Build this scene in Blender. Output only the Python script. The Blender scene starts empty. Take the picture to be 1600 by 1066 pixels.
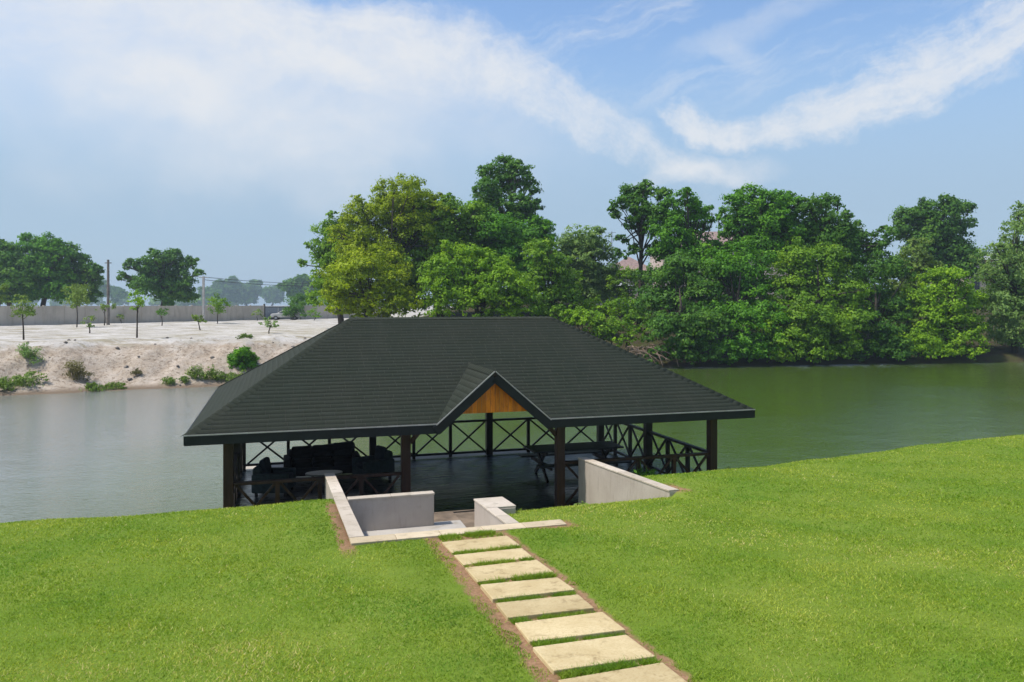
import bpy, bmesh, math, random
import numpy as np
from mathutils import Vector, Matrix, noise as mnoise

random.seed(7)
RNG = np.random.default_rng(11)
SC = bpy.context.scene
COL = SC.collection
R = math.radians

# ------------------------------------------------------------------ camera
F, HOR, EYE = 1208.0, 475.0, 4.9          # focal length in photo pixels, horizon row, eye height above the water
cam_d = bpy.data.cameras.new('camera')
cam = bpy.data.objects.new('camera', cam_d); COL.objects.link(cam)
cam.location = (0, 0, EYE)
cam.rotation_euler = (R(90), 0, 0)
cam_d.sensor_width = 36.0
cam_d.lens = F / 1600 * 36
cam_d.shift_y = -(533 - HOR) / 1600
cam_d.clip_start = 0.1
cam_d.clip_end = 3000
SC.camera = cam

# ------------------------------------------------------------------ exposure
SC.view_settings.view_transform = 'Standard'
SC.view_settings.look = 'None'
SC.view_settings.gamma = 1.0
SC.view_settings.use_curve_mapping = False
SC.view_settings.exposure = 0.76
SC.render.engine = 'CYCLES'
SC.cycles.use_denoising = True
SC.cycles.use_adaptive_sampling = True
SC.cycles.adaptive_threshold = 0.02
SC.cycles.max_bounces = 6
SC.cycles.diffuse_bounces = 3
SC.cycles.glossy_bounces = 3
SC.cycles.transmission_bounces = 4
SC.cycles.volume_bounces = 0
SC.cycles.transparent_max_bounces = 6
SC.cycles.caustics_reflective = False
SC.cycles.caustics_refractive = False
SC.cycles.sample_clamp_indirect = 4.0

# ------------------------------------------------------------------ sun and sky
SUN_DIR = Vector((-0.95, -0.29, 0)).normalized()
SUN_EL = R(60)
to_sun = Vector((SUN_DIR.x * math.cos(SUN_EL), SUN_DIR.y * math.cos(SUN_EL), math.sin(SUN_EL)))
sun_d = bpy.data.lights.new('sun', 'SUN')
sun_d.energy = 2.75
sun_d.angle = R(2.5)
sun_d.color = (1.0, 0.95, 0.86)
sun = bpy.data.objects.new('sun', sun_d); COL.objects.link(sun)
sun.location = (-40, 0, 80)
sun.rotation_euler = to_sun.to_track_quat('Z', 'Y').to_euler()


class NT:
    """small helper for node trees"""
    def __init__(s, tree):
        s.t = tree; s.n = tree.nodes; s.l = tree.links
    def add(s, typ, **kw):
        n = s.n.new(typ)
        for k, v in kw.items():
            setattr(n, k, v)
        return n
    def put(s, node, key, val):
        if val is None: return
        if hasattr(val, 'is_output') or isinstance(val, bpy.types.NodeSocket):
            s.l.new(val, node.inputs[key])
        else:
            node.inputs[key].default_value = val
    def math(s, op, a, b=None, c=None, clamp=False):
        n = s.add('ShaderNodeMath', operation=op, use_clamp=clamp)
        s.put(n, 0, a); s.put(n, 1, b); s.put(n, 2, c)
        return n.outputs[0]
    def vmath(s, op, a, b=None, scale=None):
        n = s.add('ShaderNodeVectorMath', operation=op)
        s.put(n, 0, a); s.put(n, 1, b)
        if scale is not None: s.put(n, 'Scale', scale)
        return n.outputs['Value'] if op in ('LENGTH', 'DOT_PRODUCT') else n.outputs[0]
    def xyz(s, x, y, z):
        n = s.add('ShaderNodeCombineXYZ'); s.put(n, 0, x); s.put(n, 1, y); s.put(n, 2, z); return n.outputs[0]
    def sep(s, v):
        n = s.add('ShaderNodeSeparateXYZ'); s.put(n, 0, v); return n.outputs
    def noise(s, vec, scale, detail=4, rough=0.55, dist=0.0, color=False):
        n = s.add('ShaderNodeTexNoise'); s.put(n, 'Vector', vec)
        n.inputs['Scale'].default_value = scale; n.inputs['Detail'].default_value = detail
        n.inputs['Roughness'].default_value = rough; n.inputs['Distortion'].default_value = dist
        return n.outputs['Color'] if color else n.outputs['Fac']
    def ramp(s, v, a, b, lo=0.0, hi=1.0, smooth=True):
        n = s.add('ShaderNodeMapRange', interpolation_type='SMOOTHSTEP' if smooth else 'LINEAR', clamp=True)
        s.put(n, 'Value', v); s.put(n, 'From Min', a); s.put(n, 'From Max', b); s.put(n, 'To Min', lo); s.put(n, 'To Max', hi)
        return n.outputs[0]
    def mix(s, fac, a, b, blend='MIX'):
        n = s.add('ShaderNodeMix', data_type='RGBA', blend_type=blend)
        s.put(n, 0, fac)
        for k, v in ((6, a), (7, b)):
            if isinstance(v, tuple) and len(v) == 3: v = (*v, 1)
            s.put(n, k, v)
        return n.outputs[2]
    def cramp(s, fac, stops):
        n = s.add('ShaderNodeValToRGB'); s.put(n, 0, fac)
        e = n.color_ramp.elements
        while len(e) < len(stops): e.new(0.5)
        for i, (p, c) in enumerate(stops):
            e[i].position = p; e[i].color = (*c, 1)
        return n.outputs[0]


SKY_STRENGTH = 0.12
world = bpy.data.worlds.new('World'); SC.world = world
world.use_nodes = True
world.cycles.sampling_method = 'MANUAL'
world.cycles.sample_map_resolution = 256
world.node_tree.nodes.clear()
w = NT(world.node_tree)
sky = w.add('ShaderNodeTexSky', sky_type='NISHITA')
sky.sun_disc = False
sky.sun_elevation = SUN_EL
sky.sun_rotation = math.atan2(SUN_DIR.x, SUN_DIR.y)
sky.air_density = 1.0
sky.dust_density = 1.0
sky.ozone_density = 2.5
sky.altitude = 0


def AE(px, py):
    """photo pixel -> azimuth and elevation of that sight line"""
    tx, tz = (px - 800) / F, (HOR - py) / F
    return math.atan(tx), math.atan(tz * math.cos(math.atan(tx)))


def sky_clouds():
    d = w.add('ShaderNodeTexCoord').outputs['Generated']
    dx, dy, dz = w.sep(d)
    az = w.math('ARCTAN2', dx, dy)
    el = w.math('ARCSINE', dz)
    p = w.xyz(az, el, 0.0)
    warp1 = w.vmath('SUBTRACT', w.noise(p, 3.2, 3, 0.5, color=True), (0.5, 0.5, 0.5))
    warp2 = w.vmath('SUBTRACT', w.noise(p, 15.0, 5, 0.62, color=True), (0.5, 0.5, 0.5))
    pw = w.vmath('ADD', p, w.vmath('ADD', w.vmath('SCALE', warp1, scale=0.07), w.vmath('SCALE', warp2, scale=0.042)))
    azw, elw, _ = w.sep(pw)
    AZ0, AZ1, ELM = -1.2, 1.2, 0.8

    def curve(pts):
        n = w.add('ShaderNodeFloatCurve')
        w.put(n, 'Value', w.ramp(azw, AZ0, AZ1, smooth=False))
        c = n.mapping.curves[0]
        q = []
        for x, y in pts:
            a, e = AE(x, y)
            q.append(((a - AZ0) / (AZ1 - AZ0), e / ELM))
        c.points[0].location = q[0]; c.points[1].location = q[-1]
        for t in q[1:-1]: c.points.new(*t)
        n.mapping.use_clip = False
        n.mapping.extend = 'HORIZONTAL'
        n.mapping.update()
        return w.math('MULTIPLY', n.outputs[0], ELM)
    gA = curve([(-600, -450), (0, -260), (300, -70), (480, 15), (620, 28), (740, 52), (850, 108), (950, 175), (1050, 235), (1150, 262), (1300, 290)])
    gB = curve([(900, 95), (1000, 150), (1060, 196), (1150, 212), (1250, 203), (1350, 178), (1450, 140), (1550, 85), (1700, -10), (2300, -200)])
    streak = w.noise(w.xyz(w.math('MULTIPLY', azw, 4.0), w.math('MULTIPLY', elw, 14.0), 2.3), 1.6, 7, 0.6)
    fine = w.noise(pw, 13.0, 8, 0.68)
    big = w.noise(pw, 4.2, 4, 0.5)
    tex = w.math('ADD', w.math('MULTIPLY', streak, 0.6), w.math('MULTIPLY', fine, 0.4))
    texm = w.ramp(tex, 0.33, 0.68)
    puff = w.noise(pw, 24.0, 8, 0.7)

    def fibre(e, sc, seed):
        """streaks combed along a band"""
        return w.noise(w.xyz(w.math('MULTIPLY', azw, 5.0), w.math('MULTIPLY', e, sc), seed), 1.0, 8, 0.66)

    def tear(mask, e, seed, fa, pa, lo, hi, amp, sc=36.0):
        q = w.math('ADD', w.math('MULTIPLY', w.math('SUBTRACT', fibre(e, sc, seed), 0.5), fa), w.math('MULTIPLY', w.math('SUBTRACT', puff, 0.5), pa))
        return w.math('MULTIPLY', w.ramp(w.math('ADD', mask, q), lo, hi, 0, amp), w.ramp(mask, 0.0, 0.25))
    # the long arc sweeping down from the upper left
    eA = w.math('SUBTRACT', elw, gA)
    mA = w.math('MULTIPLY', w.ramp(eA, 0.055, -0.035), w.ramp(eA, w.ramp(az, AE(700, 0)[0], AE(1050, 0)[0], -0.13, -0.06), w.ramp(az, AE(700, 0)[0], AE(1050, 0)[0], -0.02, 0.0)))
    mA = w.math('MULTIPLY', mA, w.ramp(az, AE(1290, 0)[0], AE(1060, 0)[0]))
    aA = tear(mA, eA, 1.3, 1.3, 1.2, 0.15, 1.25, 0.93, 26.0)
    # the thin veil under it
    mV = w.math('MULTIPLY', w.ramp(eA, 0.03, -0.05), w.ramp(w.math('ADD', elw, w.math('MULTIPLY', w.math('SUBTRACT', big, 0.5), 0.22)), 0.10, 0.27))
    mV = w.math('MULTIPLY', mV, w.ramp(az, AE(1080, 0)[0], AE(480, 0)[0], 0.0, 1.0))
    bigm = w.ramp(big, 0.34, 0.66)
    aV = w.math('MULTIPLY', mV, w.ramp(bigm, 0, 1, 0.72, 1.0))
    aV = w.math('MULTIPLY', aV, w.ramp(texm, 0, 1, 0.75, 1.0))
    # the second band rising to the right
    eB = w.math('SUBTRACT', elw, gB)
    top = w.ramp(az, AE(1100, 0)[0], AE(1600, 0)[0], 0.050, 0.13)
    low = w.ramp(az, AE(1100, 0)[0], AE(1600, 0)[0], -0.030, -0.055)
    mB = w.math('MULTIPLY', w.ramp(eB, top, -0.008), w.ramp(eB, low, 0.005))
    mB = w.math('MULTIPLY', mB, w.ramp(az, AE(985, 0)[0], AE(1085, 0)[0]))
    aB = tear(mB, eB, 4.1, 1.5, 1.3, 0.16, 1.15, 0.90)
    # high wisps, all round the sky
    ca, sa = math.cos(R(16)), math.sin(R(16))
    rx = w.math('ADD', w.math('MULTIPLY', azw, ca), w.math('MULTIPLY', elw, sa))
    ry = w.math('SUBTRACT', w.math('MULTIPLY', elw, ca), w.math('MULTIPLY', azw, sa))
    wisp = w.noise(w.xyz(w.math('MULTIPLY', rx, 3.0), w.math('MULTIPLY', ry, 18.0), 7.7), 1.5, 9, 0.68)
    aW = w.math('MULTIPLY', w.ramp(wisp, 0.46, 0.82, 0, 0.62), w.ramp(el, 0.20, 0.30))

    def blob(px, py, lx, ly, ang, amp):
        a0, e0 = AE(px, py)
        u = w.math('SUBTRACT', azw, a0); v = w.math('SUBTRACT', elw, e0)
        c_, s_ = math.cos(ang), math.sin(ang)
        uu = w.math('ADD', w.math('MULTIPLY', u, c_ / lx), w.math('MULTIPLY', v, s_ / lx))
        vv = w.math('SUBTRACT', w.math('MULTIPLY', v, c_ / ly), w.math('MULTIPLY', u, s_ / ly))
        r2 = w.math('ADD', w.math('POWER', uu, 2.0), w.math('POWER', vv, 2.0))
        return w.math('MULTIPLY', w.ramp(r2, 1.0, 0.0, 0, amp), w.ramp(texm, 0, 1, 0.35, 1.0))
    extra = [blob(545, 122, 0.062, 0.022, R(-24), 0.95), blob(1120, 258, 0.10, 0.02, R(-2), 0.75),
             blob(1040, 268, 0.06, 0.016, R(14), 0.6), blob(270, 125, 0.10, 0.035, R(-12), 0.75),
             blob(1180, 45, 0.13, 0.022, R(14), 0.32), blob(1160, 92, 0.05, 0.018, R(-25), 0.35)]
    keep = 1.0
    for a in [aA, aV, aB, aW] + extra:
        keep = w.math('MULTIPLY', keep, w.math('SUBTRACT', 1.0, w.math('MULTIPLY', a, 0.93)))
    return w.math('SUBTRACT', 1.0, keep, clamp=True)


cl = sky_clouds()
lum = 0.505 / SKY_STRENGTH
tint_sky = w.mix(1.0, sky.outputs[0], (0.90, 0.955, 0.985, 1), 'MULTIPLY')
el_ = w.math('ARCSINE', w.sep(w.add('ShaderNodeTexCoord').outputs['Generated'])[2])
# thin grey-blue cloud sheet low in the sky, all the way round
low_veil = w.math('MULTIPLY', w.ramp(el_, 0.38, 0.10), 0.88)
tint_sky = w.mix(low_veil, tint_sky, (0.226 / SKY_STRENGTH, 0.306 / SKY_STRENGTH, 0.395 / SKY_STRENGTH, 1))
skycol = w.mix(cl, tint_sky, (lum * 0.96, lum * 0.985, lum * 1.02, 1))
bg = w.add('ShaderNodeBackground')
w.put(bg, 'Color', skycol); bg.inputs['Strength'].default_value = SKY_STRENGTH
out = w.add('ShaderNodeOutputWorld')
w.l.new(bg.outputs[0], out.inputs[0])

# ------------------------------------------------------------------ materials
MATS = {}


def material(name, fn):
    m = bpy.data.materials.new(name); m.use_nodes = True
    t = m.node_tree; t.nodes.clear()
    k = NT(t)
    o = k.add('ShaderNodeOutputMaterial')
    s = fn(k)
    k.l.new(s, o.inputs[0])
    MATS[name] = m
    return m


def principled(k, color, rough=0.7, spec=0.5, bump=None, bstr=0.3, bdist=0.02, metal=0.0):
    b = k.add('ShaderNodeBsdfPrincipled')
    if isinstance(color, tuple): color = (*color[:3], 1)
    k.put(b, 'Base Color', color); k.put(b, 'Roughness', rough); k.put(b, 'Metallic', metal)
    k.put(b, 'Specular IOR Level', spec)
    if bump is not None:
        n = k.add('ShaderNodeBump'); k.put(n, 'Height', bump)
        n.inputs['Strength'].default_value = bstr; n.inputs['Distance'].default_value = bdist
        k.l.new(n.outputs[0], b.inputs['Normal'])
    return b.outputs[0]


def pos(k):
    return k.add('ShaderNodeNewGeometry').outputs['Position']


def obj_co(k):
    return k.add('ShaderNodeTexCoord').outputs['Object']


def attr(k, name, out='Fac'):
    n = k.add('ShaderNodeAttribute'); n.attribute_name = name; return n.outputs[out]


def simple(name, col, rough=0.7, var=0.25, scale=6.0, spec=0.4, bstr=0.15, metal=0.0, stretch=None):
    def fn(k):
        p = obj_co(k)
        if stretch: p = k.vmath('MULTIPLY', p, stretch)
        n = k.noise(p, scale, 6, 0.6)
        c = k.mix(k.ramp(n, 0.3, 0.7), tuple(x * (1 - var) for x in col), tuple(min(1, x * (1 + var)) for x in col))
        return principled(k, c, rough, spec, k.noise(p, scale * 5, 4), bstr, 0.01, metal)
    return material(name, fn)


def leaf_mat(name, dark, mid, light, trans=0.35):
    def fn(k):
        t = attr(k, 'tint')
        c = k.cramp(t, [(0.0, dark), (0.5, mid), (1.0, light)])
        pn = k.noise(pos(k), 0.35, 3, 0.5)
        c = k.mix(k.ramp(pn, 0.35, 0.65, 0.0, 0.45), c, k.mix(1.0, c, (1.16, 1.06, 0.75, 1), 'MULTIPLY'))
        d = k.add('ShaderNodeBsdfPrincipled')
        k.put(d, 'Base Color', c); d.inputs['Roughness'].default_value = 0.5
        d.inputs['Specular IOR Level'].default_value = 0.12
        tr = k.add('ShaderNodeBsdfTranslucent')
        k.put(tr, 'Color', k.mix(1.0, c, (1.15, 1.2, 0.5, 1), 'MULTIPLY'))
        m = k.add('ShaderNodeMixShader'); m.inputs[0].default_value = trans
        k.l.new(d.outputs[0], m.inputs[1]); k.l.new(tr.outputs[0], m.inputs[2])
        return m.outputs[0]
    return material(name, fn)


leaf_mat('leaf_green', (0.0782, 0.1644, 0.0156), (0.1533, 0.2973, 0.0251), (0.2582, 0.4225, 0.0344))
leaf_mat('leaf_deep', (0.0437, 0.1165, 0.0204), (0.0844, 0.2038, 0.0291), (0.153, 0.2985, 0.0408))
leaf_mat('leaf_emerald', (0.0514, 0.1514, 0.0152), (0.0999, 0.2651, 0.0212), (0.1742, 0.386, 0.0302))
leaf_mat('leaf_bright', (0.1005, 0.2126, 0.0129), (0.1932, 0.3541, 0.018), (0.2962, 0.4766, 0.0283))
leaf_mat('leaf_yellow', (0.1298, 0.1947, 0.0071), (0.2596, 0.354, 0.0106), (0.4366, 0.531, 0.0189))
leaf_mat('leaf_olive', (0.1022, 0.1601, 0.0377), (0.1704, 0.2637, 0.0566), (0.2555, 0.358, 0.0835))
leaf_mat('leaf_grey', (0.1131, 0.198, 0.0595), (0.1885, 0.3124, 0.0863), (0.2826, 0.4166, 0.119))
leaf_mat('leaf_dry', (0.10, 0.09, 0.045), (0.16, 0.15, 0.07), (0.22, 0.21, 0.10))
simple('bark', (0.072, 0.058, 0.044), 0.9, 0.35, 3.0, 0.2, 0.5, stretch=(1, 1, 0.25))
simple('bark_pale', (0.22, 0.19, 0.15), 0.9, 0.35, 3.0, 0.2, 0.5, stretch=(1, 1, 0.25))
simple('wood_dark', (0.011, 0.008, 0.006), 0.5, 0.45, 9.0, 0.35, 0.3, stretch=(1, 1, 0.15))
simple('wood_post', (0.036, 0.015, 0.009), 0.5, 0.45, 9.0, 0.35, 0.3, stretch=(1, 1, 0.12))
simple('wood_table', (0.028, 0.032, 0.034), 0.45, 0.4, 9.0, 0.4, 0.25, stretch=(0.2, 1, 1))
simple('fascia', (0.007, 0.009, 0.010), 0.65, 0.3, 4.0, 0.4, 0.1)
simple('drip', (0.40, 0.37, 0.34), 0.45, 0.15, 5.0, 0.5, 0.05)
simple('lining', (0.05, 0.04, 0.032), 0.8, 0.2, 5.0)
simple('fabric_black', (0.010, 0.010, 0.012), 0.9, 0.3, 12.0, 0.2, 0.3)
simple('fabric_teal', (0.028, 0.042, 0.046), 0.85, 0.25, 12.0, 0.2, 0.3)
simple('fabric_navy', (0.020, 0.028, 0.038), 0.9, 0.25, 12.0, 0.2, 0.3)
simple('table_pale', (0.10, 0.105, 0.105), 0.35, 0.12, 5.0, 0.5, 0.05)
simple('metal_grey', (0.24, 0.26, 0.28), 0.5, 0.2, 6.0, 0.5, 0.1)
simple('metal_dark', (0.05, 0.055, 0.06), 0.5, 0.3, 6.0, 0.5, 0.1)
simple('pole_concrete', (0.36, 0.35, 0.33), 0.85, 0.2, 4.0)
simple('pole_wood', (0.17, 0.15, 0.13), 0.9, 0.3, 4.0)
simple('car_paint', (0.40, 0.40, 0.385), 0.3, 0.04, 2.0, 0.5, 0.0)
simple('rubber', (0.02, 0.02, 0.02), 0.8, 0.2, 5.0)
simple('car_glass', (0.02, 0.025, 0.03), 0.06, 0.1, 2.0, 0.6, 0.0)
simple('house_wall', (0.52, 0.42, 0.37), 0.85, 0.15, 2.0)
simple('house_roof', (0.25, 0.175, 0.155), 0.8, 0.25, 4.0)
simple('shed_wall', (0.30, 0.32, 0.33), 0.7, 0.25, 4.0)
simple('rock', (0.18, 0.16, 0.14), 0.9, 0.35, 4.0, 0.2, 0.6)
simple('root', (0.22, 0.16, 0.12), 0.9, 0.4, 5.0, 0.2, 0.5)


def fn_plaster(k):
    p = pos(k)
    n = k.noise(p, 1.6, 6, 0.6); f = k.noise(p, 14, 5, 0.6)
    c = k.mix(k.ramp(n, 0.3, 0.72), (0.39, 0.335, 0.285), (0.46, 0.405, 0.35))
    x, y, z = k.sep(p)
    grime = k.noise(k.xyz(k.math('MULTIPLY', x, 5), k.math('MULTIPLY', y, 5), k.math('MULTIPLY', z, 0.9)), 2.2, 5, 0.6)
    c = k.mix(k.ramp(grime, 0.48, 0.75, 0, 0.55), c, (0.29, 0.25, 0.205))
    c = k.mix(k.ramp(k.noise(p, 7.0, 6, 0.7), 0.58, 0.75, 0, 0.35), c, (0.24, 0.205, 0.165))
    return principled(k, c, 0.9, 0.2, f, 0.25, 0.01)
material('plaster', fn_plaster)


def stone_fn(a, b, spot):
    def fn(k):
        p = pos(k)
        n = k.noise(p, 2.6, 6, 0.62); f = k.noise(p, 45, 4, 0.7)
        c = k.mix(k.ramp(n, 0.3, 0.7), a, b)
        c = k.mix(k.ramp(f, 0.42, 0.72, 0, 0.6), c, spot)
        st = k.noise(p, 6.0, 5, 0.7, 0.5)
        c = k.mix(k.ramp(st, 0.52, 0.70, 0, 0.72), c, tuple(x * 0.62 for x in spot))
        hue = attr(k, 'hue')
        c = k.mix(1.0, c, k.mix(hue, (0.82, 0.80, 0.76), (1.08, 1.07, 1.06)), 'MULTIPLY')
        return principled(k, c, 0.85, 0.25, f, 0.35, 0.006)
    return fn
material('sandstone', stone_fn((0.48, 0.38, 0.205), (0.59, 0.485, 0.285), (0.42, 0.30, 0.135)))
material('coping', stone_fn((0.48, 0.415, 0.34), (0.57, 0.505, 0.425), (0.52, 0.45, 0.35)))
material('threshold', stone_fn((0.50, 0.405, 0.27), (0.58, 0.485, 0.345), (0.52, 0.43, 0.29)))


def fn_concrete(k):
    p = pos(k)
    n = k.noise(p, 1.1, 6, 0.6); f = k.noise(p, 22, 4, 0.6)
    c = k.mix(k.ramp(n, 0.3, 0.72), (0.38, 0.345, 0.30), (0.48, 0.445, 0.40))
    c = k.mix(k.ramp(k.noise(p, 3.1, 5, 0.65), 0.5, 0.75, 0, 0.55), c, (0.22, 0.175, 0.12))
    return principled(k, c, 0.85, 0.25, f, 0.2, 0.01)
material('concrete', fn_concrete)
simple('concrete_brown', (0.17, 0.125, 0.085), 0.85, 0.35, 3.0, 0.3, 0.3)


def fn_farwall(k):
    p = pos(k)
    x, y, z = k.sep(p)
    n = k.noise(p, 0.5, 5, 0.6)
    c = k.mix(k.ramp(n, 0.3, 0.7), (0.42, 0.37, 0.30), (0.52, 0.465, 0.39))
    g = k.noise(k.xyz(k.math('MULTIPLY', x, 2.2), k.math('MULTIPLY', y, 2.2), k.math('MULTIPLY', z, 0.4)), 1.0, 5, 0.6)
    c = k.mix(k.ramp(g, 0.45, 0.75, 0, 0.5), c, (0.27, 0.235, 0.19))
    return principled(k, c, 0.9, 0.2, n, 0.1, 0.02)
material('precast', fn_farwall)


def fn_shingle(k):
    t = attr(k, 'tint')
    p = obj_co(k)
    c = k.cramp(t, [(0.0, (0.0165, 0.0225, 0.0150)), (0.5, (0.0205, 0.0270, 0.0182)), (1.0, (0.0255, 0.0325, 0.0225))])
    big = k.noise(p, 0.6, 5, 0.6)
    c = k.mix(k.ramp(big, 0.35, 0.7, 0, 0.5), c, (0.028, 0.030, 0.022))
    run = k.noise(k.vmath('MULTIPLY', p, (2.2, 0.35, 0.35)), 1.3, 6, 0.65)
    c = k.mix(k.ramp(run, 0.48, 0.72, 0, 0.45), c, (0.036, 0.038, 0.029))
    g = k.noise(p, 60, 3, 0.7)
    c = k.mix(k.ramp(g, 0.4, 0.75, 0, 0.3), c, (0.060, 0.066, 0.052))
    return principled(k, c, 0.9, 0.2, g, 0.4, 0.004)
material('shingle', fn_shingle)


def fn_gable(k):
    p = obj_co(k)
    st = k.vmath('MULTIPLY', p, (9.0, 9.0, 1.2))
    n = k.noise(st, 2.4, 6, 0.6, 1.2)
    c = k.cramp(n, [(0.25, (0.40, 0.095, 0.005)), (0.5, (0.70, 0.205, 0.009)), (0.75, (0.80, 0.28, 0.018))])
    h = attr(k, 'hue')
    c = k.mix(1.0, c, k.mix(h, (0.72, 0.68, 0.6), (1.15, 1.1, 1.0)), 'MULTIPLY')
    return principled(k, c, 0.4, 0.4, n, 0.1, 0.005)
material('gable_wood', fn_gable)


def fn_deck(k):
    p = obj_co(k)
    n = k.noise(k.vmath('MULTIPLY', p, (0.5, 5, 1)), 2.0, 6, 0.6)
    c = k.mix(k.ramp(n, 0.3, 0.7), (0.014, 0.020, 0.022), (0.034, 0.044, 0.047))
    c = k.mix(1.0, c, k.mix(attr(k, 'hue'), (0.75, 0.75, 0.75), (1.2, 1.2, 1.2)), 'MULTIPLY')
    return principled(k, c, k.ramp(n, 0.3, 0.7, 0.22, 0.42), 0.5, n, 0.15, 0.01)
material('deck', fn_deck)

TH = R(17.02)
CT, ST = math.cos(TH), math.sin(TH)


def fn_lawn(k):
    p = pos(k)
    x, y, z = k.sep(p)
    a = k.math('ADD', k.math('MULTIPLY', x, CT), k.math('MULTIPLY', y, ST))
    b = k.math('SUBTRACT', k.math('MULTIPLY', y, CT), k.math('MULTIPLY', x, ST))
    n = k.noise(p, 0.55, 5, 0.55); f = k.noise(p, 30, 5, 0.7); m = k.noise(p, 5, 5, 0.6)
    g = k.mix(k.ramp(n, 0.35, 0.65), (0.12, 0.195, 0.018), (0.165, 0.23, 0.030))
    g = k.mix(k.ramp(f, 0.4, 0.75, 0, 0.5), g, (0.07, 0.085, 0.02))
    soil = k.mix(k.ramp(f, 0.3, 0.7), (0.20, 0.115, 0.060), (0.33, 0.20, 0.115))
    soil = k.mix(k.ramp(m, 0.5, 0.75, 0, 0.6), soil, (0.15, 0.085, 0.045))
    # bare soil beside the path and along the walls
    wob = k.math('MULTIPLY', k.math('SUBTRACT', m, 0.5), 0.22)
    s1 = k.math('MULTIPLY', k.ramp(k.math('ABSOLUTE', k.math('SUBTRACT', k.math('ADD', a, wob), 2.405)), 0.60, 0.52), k.ramp(b, 10.02, 9.97))
    s2 = k.math('MULTIPLY', k.ramp(k.math('ABSOLUTE', k.math('SUBTRACT', k.math('ADD', a, wob), 0.86)), 0.12, 0.07), k.ramp(k.math('ABSOLUTE', k.math('SUBTRACT', b, 11.2)), 1.9, 1.2))
    s3 = k.math('MULTIPLY', k.ramp(k.math('ABSOLUTE', k.math('SUBTRACT', k.math('ADD', a, wob), 3.66)), 0.42, 0.25), k.ramp(k.math('ABSOLUTE', k.math('SUBTRACT', b, 10.1)), 0.32, 0.2))
    s4 = k.math('MULTIPLY', k.ramp(k.math('ABSOLUTE', k.math('SUBTRACT', k.math('ADD', a, wob), 6.56)), 0.22, 0.10), k.ramp(k.math('ABSOLUTE', k.math('SUBTRACT', b, 11.9)), 0.6, 0.25))
    s = k.math('MAXIMUM', k.math('MAXIMUM', s1, s2), k.math('MAXIMUM', s3, s4))
    c = k.mix(s, g, soil)
    return principled(k, c, 0.95, 0.1, f, 0.4, 0.02)
material('lawn', fn_lawn)


def fn_blade(k):
    t = attr(k, 'tint')
    p = pos(k)
    big = k.noise(p, 0.42, 4, 0.55); mid = k.noise(p, 1.9, 4, 0.6)
    c = k.cramp(t, [(0.0, (0.115, 0.210, 0.013)), (0.45, (0.228, 0.345, 0.026)), (0.86, (0.355, 0.465, 0.054)), (0.93, (0.43, 0.47, 0.11)), (1.0, (0.50, 0.48, 0.20))])
    v = k.math('ADD', k.math('ADD', k.math('MULTIPLY', big, 0.5), k.math('MULTIPLY', mid, 0.3)), k.math('MULTIPLY', k.noise(p, 8.0, 4, 0.6), 0.2))
    c = k.mix(1.0, c, k.cramp(v, [(0.40, (0.70, 0.88, 0.82)), (0.5, (1.10, 1.04, 1.0)), (0.59, (1.66, 1.29, 2.1))]), 'MULTIPLY')
    d = k.add('ShaderNodeBsdfPrincipled'); k.put(d, 'Base Color', c)
    d.inputs['Roughness'].default_value = 0.55; d.inputs['Specular IOR Level'].default_value = 0.25
    tr = k.add('ShaderNodeBsdfTranslucent'); k.put(tr, 'Color', k.mix(1.0, c, (1.2, 1.2, 0.6, 1), 'MULTIPLY'))
    m = k.add('ShaderNodeMixShader'); m.inputs[0].default_value = 0.4
    k.l.new(d.outputs[0], m.inputs[1]); k.l.new(tr.outputs[0], m.inputs[2])
    return m.outputs[0]
material('blade', fn_blade)


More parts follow.
